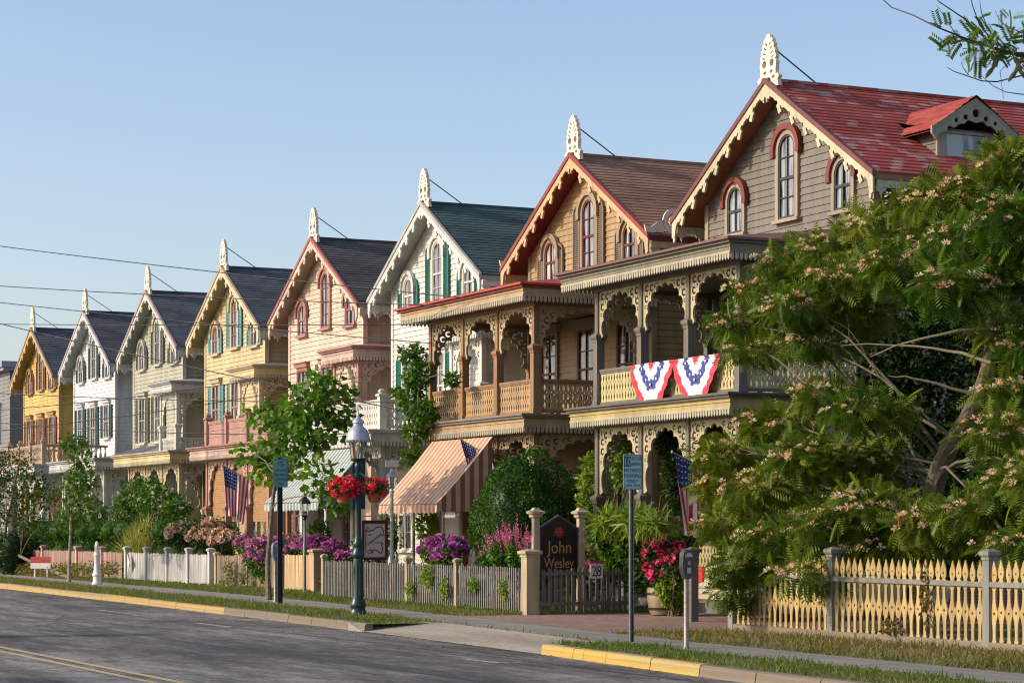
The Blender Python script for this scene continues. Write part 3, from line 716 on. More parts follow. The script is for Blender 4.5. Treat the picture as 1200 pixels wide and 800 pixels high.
# the post colour of the far white house's balcony is tan
# ---------------------------------------------------------------- individual features
def dormer(root, cfg, sc):
    ap = APEX*sc; S = S_*sc
    mb = MB(); xb, xf_ = .9, 3.05; ya, yb = 1.75, 3.3; zr_ = ap-S*xb-.1; wt = 10.02
    mb.prism([(xb, ap-S*xb-.3), (xf_, ap-S*xf_-.05), (xf_, wt+.05), (xb-.3, wt+.05)], lambda u, v, q: (u, ya+(yb-ya)*q, v))
    clap(mb, lambda z: (max(xb-.2, (ap-z)/S-.1), xf_), 9.2, wt, lambda u, w, z: (u, ya-w, z), .14)
    d = mb.build('dormer', cfg['wall'], root, smooth=False)
    r = MB(); ym = (ya+yb)/2; zt = wt+.72; ov = .3
    for s in (-1, 1):
        y_e = ym+s*((yb-ya)/2+ov); ze = wt-.02
        n = 6
        for i in range(n):
            a, b = i/n, (i+1)/n+.02
            yA, yB = lerp(ym, y_e, a), lerp(ym, y_e, b); zA, zB = lerp(zt, ze, a), lerp(zt, ze, b)
            r.add([(xf_+.35, yA, zA+.01), (-.5, yA, zA+.01), (-.2, yB, zB+.03), (xf_+.35, yB, zB+.03), (-.2, yB, zB), (xf_+.35, yB, zB)], [(0, 1, 2, 3), (3, 2, 4, 5)])
        r.add([(xf_+.33, ym, zt-.08), (0, ym, zt-.08), (0, y_e, ze-.06), (xf_+.33, y_e, ze-.06)], [(0, 1, 2, 3)])
    r.build('roof', DORM_ROOF, d, smooth=False)
    t = MB()
    out = [(0, .0), (1.12, -.66), (1.12, -.80), (1.02, -.92), (.92, -.80), (.75, -.74), (.7, -.62), (.55, -.66), (.40, -.56), (.3, -.56), (.2, -.47), (.0, -.52)]
    lp = out+[(-a, b) for a, b in out[1:-1]][::-1]
    t.cut('dormer_board', [lp, circ(0, -.32, .09), circ(.26, -.42, .06), circ(-.26, -.42, .06), circ(.5, -.5, .05), circ(-.5, -.5, .05)], .05, lambda u, v, w: (xf_+.30+w, ym+u, zt-.05+v))
    t.box(xf_, xf_+.06, ya-.02, ya+.22, 8.9, wt); t.box(xf_, xf_+.06, yb-.22, yb+.02, 8.9, wt); t.box(xf_, xf_+.06, ya+.222, yb-.222, wt-.06, wt)
    t.build('dormer_trim', cfg['barge'] if False else mk('dormer_trim_paint', (.33, .30, .22)), d, smooth=False)
    g = MB(); g.box(xf_, xf_+.02, ya+.2, yb-.2, 9.1, wt-.02); g.build('pane', GLASS[0], d, smooth=False)
    fl = MB(); 0 and fl.add([((ap-zt)/S-.15, ym, zt+.09), ((ap-ze)/S-.15, ya-ov, ze+.10), ((ap-ze)/S+.05, ya-ov, ze+.03), ((ap-zt)/S+.02, ym, zt+.03)], [(0, 1, 2, 3)])
DORM_ROOF = shingles('dormer_shingles', ((.35, .05, .035), (.24, .03, .025), (.45, .12, .08)), axis='y')
dormer(HR[0], H[0], 1.022)
# vent pipe and eave rosettes on the tan house
vp = MB(); vp.lathe([(.13, 0), (.13, .03), (.05, .12), (.05, .62), (.06, .63), (.06, .66)], (1.35, 3.6, APEX-S_*1.35-.02), 10); vp.build('vent_pipe', GREYMETAL, HR[1])
for hr in (HR[1],):
    for s in (-1, 1):
        ro = MB()
        sp = scroll_pts(0, 0, .30, .30, 0, 2*math.pi*.97, 18)
        ro.cut('ros', [sp, scroll_pts(0, 0, .19, .19, 0, 2*math.pi*.97, 14)], .05, lambda u, v, w: (s*(4.0)+w, .2+u, APEX-S_*4.0+.32+v))
        ro.cut('ros2', [scroll_pts(0, 0, .12, .12, 0, 2*math.pi*.95, 10)], .07, lambda u, v, w: (s*(4.0)+w, .2+u, APEX-S_*4.0+.32+v))
        ro.cut('ros3', [[(-.28, -.28), (-.75, -.30), (-.80, -.12), (-.62, -.16), (-.45, -.04), (-.28, .02)]], .05, lambda u, v, w: (s*4.0+w, .2+u, APEX-S_*4.0+.32+v))
        ro.build('eave_ornament', FINC, hr, smooth=False)
# awnings
canvas = lambda n, c: plain(n, c, .8, 0, .1, 3)
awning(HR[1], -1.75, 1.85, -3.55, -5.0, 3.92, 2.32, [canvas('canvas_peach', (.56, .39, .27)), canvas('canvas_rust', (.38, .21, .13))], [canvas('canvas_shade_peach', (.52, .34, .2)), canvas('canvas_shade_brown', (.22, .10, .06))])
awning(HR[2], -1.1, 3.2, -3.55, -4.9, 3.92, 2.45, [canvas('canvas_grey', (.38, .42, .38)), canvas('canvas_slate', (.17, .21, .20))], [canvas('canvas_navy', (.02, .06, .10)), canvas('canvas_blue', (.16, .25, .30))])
# roll-down blinds on the pink porch
for i in range(3):
    x0 = -3.0+i*6.05/3+.16; bl = MB(); n = 26
    for j in range(n): bl.box(x0, x0+6.05/3-.32, -2.9-.006*(j % 2), -2.88, 3.95-2.0*(j+1)/n, 3.95-2.0*j/n-.006)
    bl.build('roll_blind', plain('blind_cane', (.36, .20, .08), .6), HR[3], smooth=False)
# ---------------------------------------------------------------- ground, road, pavement
def interp(tab): return lambda X: float(np.interp(X, [a for a, b in tab], [b for a, b in tab]))
YK = interp([(-140, 18.6), (-90, 17.3), (-71, 16.7), (-56, 16.2), (-45, 15.8), (-37, 15.4), (-30, 15.0), (-24, 14.45), (-10, 13.7), (10, 13.2)])
YWN = interp([(-140, 20.4), (-80, 19.0), (-70, 18.6), (-55, 18.0), (-42, 17.35), (-38, 16.95), (-31, 16.25), (-24, 15.95), (-10, 15.3), (10, 14.7)])
YWF = interp([(-140, 21.8), (-80, 20.3), (-60, 19.75), (-50, 19.3), (-43.8, 18.8), (-39.7, 18.5), (-30, 17.5), (-22, 17.15), (-10, 16.7), (10, 16.2)])
def sheet(x0, x1, ya, yb, z, step=1.0):
    mb = MB(); n = max(1, int((x1-x0)/step)); K = 2
    za = z if callable(z) else (lambda X, t: z)
    vs = []
    for i in range(n+1):
        X = lerp(x0, x1, i/n); a = ya(X) if callable(ya) else ya; b = yb(X) if callable(yb) else yb
        vs += [(X, a, za(X, 0)), (X, b, za(X, 1))]
    mb.add(vs, [(2*i, 2*i+2, 2*i+3, 2*i+1) for i in range(n)]); return mb
def ground_mat():
    m, n, l, b = newmat('lawn_and_soil')
    f = ramp(n, l, noise(n, l, 1.2, 5), [(.42, 0), (.6, 1)])
    g = mixn(n, l, noise(n, l, 30, 3), (.045, .075, .018), (.10, .12, .035))
    s = mixn(n, l, noise(n, l, 22, 4), (.085, .06, .038), (.17, .13, .085))
    l.new(mixn(n, l, f, g, s), b.inputs['Base Color']); b.inputs['Roughness'].default_value = .95
    bump(n, l, b, noise(n, l, 26, 5), .9, .05); return m
def asphalt_mat():
    m, n, l, b = newmat('asphalt')
    big = ramp(n, l, noise(n, l, .25, 4), [(.3, .85), (.7, 1.1)])
    grit = ramp(n, l, noise(n, l, 8, 7, None, .95), [(.41, .30), (.5, .90), (.585, 2.0)])
    c = mixn(n, l, 1.0, mixn(n, l, 1.0, (.118, .112, .102), big, 'MULTIPLY'), grit, 'MULTIPLY')
    v = n.new('ShaderNodeTexVoronoi'); v.feature = 'DISTANCE_TO_EDGE'; v.inputs['Scale'].default_value = .16
    nz = n.new('ShaderNodeTexNoise'); nz.inputs['Scale'].default_value = 1.3; nz.inputs['Detail'].default_value = 5
    tc = n.new('ShaderNodeTexCoord'); va = n.new('ShaderNodeVectorMath'); va.operation = 'MULTIPLY_ADD'; va.inputs[1].default_value = (1.2, 1.2, 0)
    l.new(nz.outputs['Color'], va.inputs[0]); l.new(tc.outputs['Object'], va.inputs[2]); l.new(va.outputs[0], v.inputs['Vector'])
    cr = ramp(n, l, v.outputs['Distance'], [(.0, .28), (.008, 1.0)])
    c = mixn(n, l, 1.0, c, cr, 'MULTIPLY')
    # long tar-darkened seam and wheel tracks run with the road
    wv = ramp(n, l, noise(n, l, 1, 3, mapping(n, l, (.03, .7, 1))), [(.35, .88), (.6, 1.04)])
    c = mixn(n, l, 1.0, c, wv, 'MULTIPLY')
    l.new(c, b.inputs['Base Color']); b.inputs['Roughness'].default_value = .88
    bump(n, l, b, noise(n, l, 34, 4, None, .8), .9, .02); return m
def conc_mat(name, col, warm=(.9, .8, .62), joint=None):
    m, n, l, b = newmat(name)
    c = mixn(n, l, 1.0, col, ramp(n, l, noise(n, l, 1.4, 6), [(.3, .68), (.7, 1.15)]), 'MULTIPLY')
    c = mixn(n, l, 1.0, c, ramp(n, l, noise(n, l, 40, 4), [(.35, .8), (.65, 1.15)]), 'MULTIPLY')
    if joint:
        tc = n.new('ShaderNodeTexCoord'); w = n.new('ShaderNodeTexBrick'); l.new(tc.outputs['Object'], w.inputs[0]); w.offset = 0
        w.inputs['Scale'].default_value = 1; w.inputs['Brick Width'].default_value = joint; w.inputs['Row Height'].default_value = 50; w.inputs['Mortar Size'].default_value = .018
        w.inputs['Color1'].default_value = (1, 1, 1, 1); w.inputs['Color2'].default_value = (.86, .86, .86, 1); w.inputs['Mortar'].default_value = (.3, .28, .25, 1)
        c = mixn(n, l, 1.0, c, w.outputs[0], 'MULTIPLY')
    l.new(c, b.inputs['Base Color']); b.inputs['Roughness'].default_value = .9
    bump(n, l, b, noise(n, l, 30, 4), .4, .01); return m
def worn_paint(name, col, under, amt):
    m, n, l, b = newmat(name)
    f = ramp(n, l, noise(n, l, 9, 6, None, .75), [(amt-.06, 1), (amt+.08, 0)])
    u = mixn(n, l, noise(n, l, 20, 4), tuple(x*.7 for x in under), under)
    c = mixn(n, l, 1.0, mixn(n, l, f, u, col), ramp(n, l, noise(n, l, 2.5, 4), [(.3, .7), (.7, 1.1)]), 'MULTIPLY')
    l.new(c, b.inputs['Base Color']); b.inputs['Roughness'].default_value = .8
    bump(n, l, b, noise(n, l, 30, 4), .4, .01); return m
GM = ground_mat()
gm = MB(); gm.add([(-900, -400, -.32), (300, -400, -.32), (300, 900, -.32), (-900, 900, -.32)], [(0, 1, 2, 3)]); struct(gm.build('ground', GM, smooth=False))
lw = sheet(-140, -38.3, lambda X: YK(X)+.08, 70, 0, 1)
for sh in (sheet(-38.3, -30.2, YWN, 70, 0, 1), sheet(-30.2, 10, lambda X: YK(X)+.08, 70, 0, 1)): lw.add(sh.v, sh.f)
struct(lw.build('lawn', GM, smooth=False))
struct(sheet(-140, 12, -14, lambda X: YK(X)+.01, -.13, 2).build('road', asphalt_mat(), smooth=False))
walk = conc_mat('slate_walk', (.27, .255, .22), joint=1.5)
struct(sheet(-140, 10, YWN, YWF, .008).build('sidewalk', walk, smooth=False))
struct(sheet(-41.2, -33.3, YWF, 33, .010).build('brick_driveway', brickmat('paving_brick', (.22, .115, .085), (.32, .20, .15), (.20, .16, .12), 1, .22, .11, floor=True), smooth=False))
struct(sheet(-38.3, -30.2, lambda X: YK(X)-.03, lambda X: YWN(X)+.002, lambda X, t: .012 if t else -.122, .5).add([(-38.95, YK(-38.3)-.02, .014), (-38.28, YK(-38.3)-.03, -.121), (-38.28, YWN(-38.3), .013), (-38.95, YWN(-38.3)-.1, .014)], [(0, 1, 2, 3)]).add([(-38.95, YK(-38.3)-.02, .014), (-38.95, YK(-38.3)-.02, -.14), (-38.28, YK(-38.3)-.03, -.14), (-38.28, YK(-38.3)-.03, -.121)], [(0, 1, 2, 3)]).build('driveway_apron', conc_mat('pale_concrete', (.33, .29, .225)), smooth=False))
# kerb stones with gaps, yellow paint
YEL = worn_paint('worn_yellow_kerb_paint', (.50, .33, .09), (.33, .28, .21), .52); YEL2 = worn_paint('fresh_yellow_kerb_paint', (.50, .33, .04), (.36, .31, .2), .50); KC = conc_mat('kerb_concrete', (.22, .18, .13))
kb = MB(); X = -140.0
while X < 9:
    Lk = 2.4 if X < -50 else (.4 if -40.5 < X < -28 else 1.5); gp_ = .012 if Lk > 1 or int(X/.4) % 4 == 0 else 0; a, b = X+gp_, X+Lk-gp_
    if not (a > -38.2 and b < -30.0):
        m = 0 if b < -47 else 2
        if -30.2 < a < -26.2: m = 1
        def drop(q): return -.10 if -37.9 < q < -30.2 else 0
        n = 4
        for i in range(n):
            p, q = lerp(a, b, i/n), lerp(a, b, (i+1)/n)
            tw = .006*math.sin(X*3.1)
            vs = []
            for xx in (p, q):
                y = YK(xx); vs += [(xx, y-.02, -.2), (xx, y+.015, .0+tw), (xx, y+.04, .018+tw), (xx, y+.17, .020+tw), (xx, y+.17, -.2)]
            kb.add(vs, [(0, 5, 6, 1), (1, 6, 7, 2), (2, 7, 8, 3), (3, 8, 9, 4)]+([(0, 1, 2, 3, 4)] if i == 0 else [])+([(9, 8, 7, 6, 5)] if i == n-1 else []), m)
        X += Lk
    else: X += .4
struct(kb.build('kerb', [YEL, YEL2, KC], smooth=False))
def seam(y0, w, ph):
    s_ = sheet(-120, 8, lambda X: y0-w+.10*math.sin(X*.21+ph)+.03*math.sin(X*1.3+ph), lambda X: y0+w*(1+.5*math.sin(X*2.1))+.10*math.sin(X*.21+ph)+.03*math.sin(X*1.3+ph), -.1275, .4)
    struct(s_.build('tar_seam', plain('tar', (.035, .034, .033), .6, 0, .3), smooth=False))
seam(11.6, .035, 0); seam(14.0, .03, 2)
LP = worn_paint('road_line_yellow', (.52, .42, .20), (.12, .11, .10), .58)
for y in (8.36, 8.06): struct(sheet(-140, 8, y-.055, y+.055, -.126, 4).build('road_line', LP, smooth=False))
WL = worn_paint('road_mark_white', (.6, .6, .57), (.12, .11, .10), .5)
for (px, py, L) in ((133, 716.5, 2.6), (250, 732, 2.2), (563, 774, 1.2)):
    d = 1.83*F/(py-620); l_ = (px-600)/F*d; x, y = -d*CT+l_*ST, d*ST+l_*CT
    struct(sheet(x-L/2, x+L/2, y-.05, y+.05, -.125, 1).build('parking_mark', WL, smooth=False))
# grass: short blades on the verges and lawns
GR = leafmat('grass_blades', (.06, .115, .016), (.13, .175, .03), .35, .2, (.27, .21, .09))
GRD = leafmat('dry_grass_blades', (.075, .11, .02), (.17, .16, .045), .3, .2, (.27, .18, .07))
def grass(name, x0, x1, ya, yb, n, size, mat, label):
    x = x1-(x1-x0)*RNG.random(n)**1.25; t = RNG.random(n)
    a = np.array([ya(q) for q in x]); b = np.array([yb(q) for q in x]); y = a+(b-a)*t
    keep = ~((x > -41.0) & (x < -33.3) & (y > np.array([YWF(q) for q in x])-.02)) & ~((x > -38.1) & (x < -30.3) & (y < np.array([YWN(q) for q in x])))
    nz = np.sin(x*1.7+y*2.3)+np.sin(x*.63-y*1.9)+np.sin(x*4.1+1.3)*np.sin(y*3.7); keep &= (nz+RNG.random(n)*2.6 > -.2)
    x, y = x[keep], y[keep]; m = len(x)
    d = np.stack([RNG.normal(size=m)*.55, RNG.normal(size=m)*.55, np.ones(m)], 1); u = np.stack([RNG.normal(size=m), RNG.normal(size=m), .2*np.ones(m)], 1)
    o = scatter(name, [(q[0]*1.5, q[1], q[2]) for q in BLADE[0]], BLADE[1], np.stack([x, y, np.full(m, .004)], 1), frames(d, norm(u)), size*(.45+.8*RNG.random(m))*(1+.35*np.sin(x*.9+y*1.3)*np.sin(x*2.7-y)), mat)
    tag(o, label, 'grass', kind='stuff')
    return o
grass('verge_grass', -100, -8, lambda X: YK(X)+.15, lambda X: YWN(X)+.05, 60000, .085, GR, 'short grass on the verge between kerb and sidewalk')
grass('lawn_grass', -95, -41, lambda X: YWF(X)-.05, lambda X: 23.2, 52000, .10, GR, 'green grass strip in front of the picket fences')
grass('dry_grass', -33.2, -8, lambda X: YWF(X)-.08, lambda X: 20.2, 26000, .10, GRD, 'dry brownish grass strip below the yellow picket fence')
# fallen leaves and grit along the gutter
n = 420; x = RNG.uniform(-70, -16, n); y = np.array([YK(q) for q in x])-RNG.random(n)**2*1.6-.03
tag(scatter('fallen_leaves', *LEAF, np.stack([x, y, np.full(n, -.122)], 1), frames(RNG.normal(size=(n, 3))*(1, 1, .1), np.tile((0, .1, 1.), (n, 1))), RNG.uniform(.03, .07, n), plain('dead_leaf', (.20, .12, .05), .8)),
    'small brown leaves scattered along the gutter', 'leaves', kind='stuff')
# ---------------------------------------------------------------- fences
def post_mb(x, y, h, w, capw=None, ball=False):
    mb = MB(); a = w/2; c = capw or w*.75
    pr = [(a, -.02), (a, h-.14), (a*1.15, h-.13), (a*1.15, h-.09), (c*.95, h-.07), (c, h-.05), (c, h-.01), (a*.4, h+.03)]
    if ball: pr += [(a*.3, h+.05), (a*.6, h+.09), (a*.55, h+.13), (.001, h+.17)]
    mb.lathe(pr, (x, y, 0), sq=True); return mb
def fence(name, label, p0, p1, posts, h, z0, pitch, prof, mats, post_h, post_w=.12, rails=(.25, .8), rail_back=.035, base=None, group='picket fences along the sidewalk', holes=None, jitter=.011, post_mats=None):
    """pickets sawn to prof, rails behind them, square posts; local frame runs from p0 to p1"""
    dx, dy = p1[0]-p0[0], p1[1]-p0[1]; L = math.hypot(dx, dy); rz = math.atan2(dy, dx)
    root = empty(name, (p0[0], p0[1], 0), label, 'fence', group, rz)
    n = int(L/pitch); pk = MB(); key = name+str(pitch)+str(h)+label[:12]
    for i in range(n):
        u = (i+.5)*L/n
        if any(abs(u-q) < post_w*.55 for q in posts): continue
        tl = RNG.normal()*jitter; dz = RNG.normal()*jitter
        pk.cut(key, [prof]+(holes or []), .02, lambda a, b, c: (u+a+tl*b, c-.0, z0+b+dz))
    pk.build('pickets', mats[0], root, smooth=False)
    for r in rails:
        rm = MB(); rm.box(0, L, rail_back-.02, rail_back+.02, r-.035, r+.035); rm.build('rail', mats[1], root, smooth=False)
    for i, q in enumerate(posts):
        post_mb(q, 0.02, post_h, post_w).build('post', (post_mats or mats)[1] if not post_mats else post_mats[i % len(post_mats)], root, smooth=False)
    if base:
        bm = MB(); bm.box(0, L, -.05, .07, -.02, base); bm.build('base_kerb', KC, root, smooth=False)
    return root
def sym(half): return half+[(-a, b) for a, b in half[::-1] if a > 1e-6]
fancy = sym([(.028, 0), (.05, .03), (.032, .07), (.03, .16), (.036, .26), (.052, .33), (.078, .40), (.078, .46), (.052, .52), (.036, .58), (.030, .66), (.030, .74), (.06, .80), (.062, .85), (.034, .89), (.055, .92), (.066, .97), (.06, 1.03), (.03, 1.10), (.0, 1.17)])
FY = mk('fence_cream', (.48, .34, .13), wear=1); FG = mk('fence_grey_post', (.21, .21, .18), wear=.7)
fence('picket_fence', 'ornate cream picket fence with sawn pointed pickets and grey posts under the pink-flowered tree', (-33.3, 20.12), (-14, 19.9), [.06, 3.1, 7.1, 11.1, 15.1, 19.2], 1.17, .10, .165, fancy,
      [FY, FG], 1.40, .15, rails=(.93,), rail_back=-.03, base=.12, holes=[circ(0, .43, .022, 8), circ(0, .97, .016, 8)])
flat = sym([(.021, 0), (.021, .88)])
GREYF = mk('grey_fence', (.23, .21, .18), wear=1); TANP = mk('tan_fence_post', (.43, .34, .21), wear=.8)
fence('picket_fence', 'weathered grey picket fence with tan posts and climbing weeds, beside the green lamp post', (-54.2, 20.75), (-41.15, 20.28), [.2, 6.05, 9.0], .88, .05, .112, flat, [GREYF, GREYF], 1.06, .11, post_mats=[TANP])
gp = post_mb(-40.95, 20.1, 1.28, .26, .19).build('gate_post', mk('big_post', (.44, .36, .22), wear=.6), smooth=False); tag(gp, 'thick tan square post where the grey fence meets the driveway gate', 'post')
rnd_ = sym([(.036, 0), (.036, .84)])+[]; rnd_ = [(.036, 0), (.036, .84)]+arc_pts(0, .84, .036, .036, .2, math.pi-.2, 5)+[(-.036, .84), (-.036, 0)]
DG = mk('gate_grey', (.15, .14, .12), wear=.8)
g_ = fence('driveway_gate', 'dark grey picket gate with rounded tops standing open along the brick driveway', (-40.85, 20.3), (-41.05, 22.5), [2.15], .9, .05, .135, rnd_, [DG, DG], 1.05, .1, rails=(.22, .82), rail_back=-.03, group='driveway gates')
g_['category'] = 'gate'
gp2 = post_mb(Xat(812, 21.3), 21.3, 1.35, .15).build('gate_post', mk('brown_post', (.13, .11, .09)), smooth=False); tag(gp2, 'slim grey post behind the nearer parking meter, beside the flower barrel', 'post')
WF = mk('white_fence', (.55, .54, .51), wear=.8); TF = mk('tan_fence', (.50, .36, .20), wear=.7); PF = mk('pink_fence', (.52, .33, .27), wear=.7)
wp = sym([(.034, 0), (.034, .86), (.012, .89)])
fence('picket_fence', 'white picket fence with tall square posts in front of the pink house', (-74.4, 21.55), (-66.4, 21.9), [.1, 2.1, 4.1, 6.0, 7.9], .95, .05, .098, wp, [WF, WF], 1.12, .15)
fence('picket_fence', 'weathered tan picket fence overgrown with white wildflowers', (-66.2, 21.95), (-60.6, 22.05), [.1, 2.8, 5.5], .85, .05, .10, flat, [mk('pale_tan', (.46, .35, .24), wear=.9), TF], 1.0, .13)
fence('picket_fence', 'short bright tan fence panel of close narrow slats beside the blue sign pole', (-60.4, 22.05), (-58.0, 22.1), [2.3], .98, .05, .075, sym([(.028, 0), (.028, .95)]), [mk('fresh_tan', (.60, .42, .22), wear=.4), TF], 1.16, .26)
fence('picket_fence', 'faded pink picket fence behind the horse-head hitching post', (-88, 21.1), (-74.6, 21.5), [.1, 4.0, 8.3, 11.2], .9, .05, .11, wp, [PF, PF], 1.1, .16)
# ---------------------------------------------------------------- vegetation
BARK = plain('bark', (.16, .125, .085), .9, 0, .4, 9); BARKP = plain('pale_bark', (.30, .27, .19), .85, 0, .35, 7)
def P3(px, py, Y): X = Xat(px, Y); return (X, Y, Zat(py, X, Y))
def limb(mb, a, b, r0, r1, sag=.12, n=6, seg=7):
    a, b = Vector(a), Vector(b); d = (b-a).length; j = Vector((random.uniform(-1, 1), random.uniform(-1, 1), random.uniform(.2, 1)))*d*sag
    pts = [a.lerp(b, t)+j*math.sin(math.pi*t)+Vector((random.gauss(0, .018), random.gauss(0, .018), random.gauss(0, .018)))*d*.5*(0 < t < 1) for t in [i/n for i in range(n+1)]]
    mb.tube(pts, [lerp(r0, r1, i/n) for i in range(n+1)], seg, cap=True); return pts
def tree(name, label, trunk, r0, r1, clumps, nleaf, size, mat, tpl=LEAF, bark=BARK, group=None, cat='tree', start=.4, rk=.36, **kw):
    base = trunk[0]; root = empty(name, (base[0], base[1], 0), label, cat, group)
    o = Vector((base[0], base[1], 0)); tr = [Vector(p)-o for p in trunk]
    mb = MB(); n = len(tr)
    # smooth the trunk line
    pts = []
    for i in range(n-1):
        for k in range(4):
            t = k/4; p0, p1, p2, p3 = tr[max(i-1, 0)], tr[i], tr[i+1], tr[min(i+2, n-1)]
            pts.append(.5*((2*p1)+(p2-p0)*t+(2*p0-5*p1+4*p2-p3)*t*t+(3*p1-p0-3*p2+p3)*t**3))
    pts.append(tr[-1]); N = len(pts)
    mb.tube(pts, [lerp(r0, r1, (i/(N-1))**.8)*(1.35 if i == 0 else 1) for i in range(N)], 10)
    cl = [(c[0]-o.x, c[1]-o.y, c[2], *c[3:]) for c in clumps]
    for c in cl:
        cands = [(i, p) for i, p in enumerate(pts) if i > N*start*.6] or [(N-1, pts[-1])]
        i, p = min(cands, key=lambda q: (q[1]-Vector(c[:3])).length+max(0, q[1].z-c[2])*1.2+random.random()*1.2*(rk < .3))
        rr = lerp(r0, r1, i/(N-1))*rk
        lp = limb(mb, p, c[:3], max(rr, .012), .01)
        for _ in range(4):
            q = lp[random.randint(3, 6)]; e = Vector(c[:3])+Vector((random.uniform(-1, 1)*c[3], random.uniform(-1, 1)*c[4], random.uniform(-.6, 1)*c[5]))*.8
            limb(mb, q, e, .009, .003, .15, 4, 5)
    mb.build('trunk', bark, root)
    leaves('crown', cl, nleaf, size, mat, root, tpl, **kw)
    return root
def clump_px(rows):          # (px, py, Y, half-width px, half-height px, half-depth m)
    out = []
    for px, py, Y, rx, ry, rd in rows:
        p = P3(px, py, Y); s = depth(p[0], p[1])/F; out.append((p[0], p[1], p[2], rx*s*1.0, rd, ry*s))
    return out
def pomtpl(n, w, seed=1, hemi=False):
    rg = np.random.default_rng(seed); v = []; f = []
    for i in range(n):
        d = norm(rg.normal(size=3)); 
        if hemi: d[2] = abs(d[2])*.8+.2; d = norm(d)
        s = norm(np.cross(d, rg.normal(size=3)))*w; u = np.cross(d, s)*.3
        j = len(v); v += [tuple(d*.25), tuple(d*.75-s+u), tuple(d), tuple(d*.75+s-u)]; f += [(j, j+3, j+2), (j, j+2, j+1)]
    return v, f
POM = pomtpl(22, .42); SILK = pomtpl(20, .11, 3, True)
def SPIKE():
    v = []; f = []
    for i in range(16):
        t = i/15; a = i*2.4; r = .10*(1-t*.75); j = len(v)
        v += [(0, 0, t), (r*math.cos(a), r*math.sin(a), t+.02), (r*1.4*math.cos(a+.5), r*1.4*math.sin(a+.5), t+.08), (r*.6*math.cos(a+1), r*.6*math.sin(a+1), t+.10)]; f += [(j, j+1, j+2), (j, j+2, j+3)]
    return v, f
SPIKE = SPIKE()
def petal(name, a, b, tr=.25): return leafmat(name, a, b, tr, .2, tuple(x*1.05 for x in b))
def blooms(root, clumps, n, size, mat, tpl=POM, top=.0, name='blossom', fill=.85, kind=True):
    p, d = crown_points(clumps, n*3, fill)
    k = np.where(d[:, 2] > top)[0][:n]; p, d = p[k], d[k]
    up = norm(d*.5+np.array((0, 0, .8))); side = norm(np.cross(up, RNG.normal(size=up.shape)))
    rot = np.stack([side, np.cross(up, side), up], -1)
    o = scatter(name, tpl[0], tpl[1], p, rot, size*(.65+.6*RNG.random(len(p))), mat, root)
    if kind: o['kind'] = 'stuff'
    return o
def shrub(name, label, clumps, nleaf, size, mat, group=None, cat='shrub', tpl=LEAF, flower=None, stems=True, **kw):
    bx = sum(c[0] for c in clumps)/len(clumps); by = sum(c[1] for c in clumps)/len(clumps)
    root = empty(name, (bx, by, 0), label, cat, group)
    cl = [(c[0]-bx, c[1]-by, *c[2:]) for c in clumps]
    leaves('foliage', cl, nleaf, size, mat, root, tpl, **kw)
    if kw.get('fill', 0) >= .75:
        co = MB()
        for c in cl: co.lathe([(c[3]*.8*math.sin(t)+.001, c[2]+c[5]*.8*-math.cos(t)) for t in [i*math.pi/8 for i in range(9)]], (c[0], c[1], 0), 14)
        co.build('opaque_core', mat, root)  # solid core added inside the leaves to block light and view
    if stems:
        mb = MB()
        for c in cl:
            for _ in range(3): limb(mb, (c[0]*.6+random.uniform(-.1, .1), c[1]*.6, 0), (c[0]+random.uniform(-.5, .5)*c[3], c[1]+random.uniform(-.5, .5)*c[4], c[2]+c[5]*.3), .022, .006, .08, 4, 5)
        mb.build('stems', BARK, root)
    if flower: blooms(root, cl, *flower)
    return root
LG = leafmat('leaf_green', (.032, .090, .009), (.085, .185, .016))
LD = leafmat('leaf_dark', (.012, .036, .008), (.030, .070, .013), .18, .25)
LY = leafmat('leaf_lime', (.10, .19, .018), (.22, .30, .035), .35)
LM = leafmat('mimosa_fronds', (.024, .075, .008), (.105, .175, .012), .32, .2, (.23, .235, .016))
LB = leafmat('boxwood_leaf', (.020, .068, .007), (.060, .14, .014), .2, .35)
LR = leafmat('reddish_leaf', (.025, .06, .012), (.07, .10, .025), .25, .05)
# --- the mimosa tree over the cream fence
up = [(1185, 175, 23, 42, 32), (1135, 205, 22.5, 40, 28), (1185, 235, 21.5, 50, 40), (1085, 232, 22.2, 42, 28), (1125, 275, 21.6, 50, 36), (1035, 258, 22.6, 40, 24), (975, 283, 22.2, 38, 24),
      (1055, 310, 21.4, 50, 36), (995, 322, 21.8, 45, 30), (925, 308, 22.6, 36, 24), (893, 340, 22.1, 34, 24), (938, 358, 21.2, 40, 26), (866, 378, 22, 28, 20), (1000, 365, 22.2, 38, 24),
      (885, 408, 21.6, 24, 14), (1115, 335, 20.8, 46, 32), (1190, 310, 22, 45, 36), (1180, 385, 23, 34, 26), (960, 400, 21.6, 30, 14), (1225, 270, 22, 40, 50), (1220, 400, 22, 30, 40)]
lo = [(965, 462, 21.8, 36, 18), (905, 495, 21.6, 40, 24), (1015, 480, 21.2, 34, 22), (855, 532, 21.8, 38, 26), (850, 568, 21.8, 24, 20), (856, 612, 21.0, 36, 28),
      (890, 572, 21.0, 46, 30), (945, 535, 20.8, 50, 30), (1000, 540, 21.6, 36, 28), (1010, 592, 20.8, 42, 28), (1090, 612, 21.2, 38, 28), (965, 612, 20.4, 46, 28), (905, 632, 20.2, 40, 24),
      (878, 655, 20.0, 22, 24), (866, 688, 19.9, 9, 24), (1175, 505, 22, 38, 32), (1192, 568, 21.4, 38, 34), (1150, 595, 21.2, 32, 26), (1195, 635, 21, 30, 22), (1125, 632, 22, 24, 22), (948, 668, 19.8, 16, 20), (1040, 640, 21.2, 34, 18), (1225, 560, 21, 34, 60), (1185, 455, 22.6, 26, 20)]
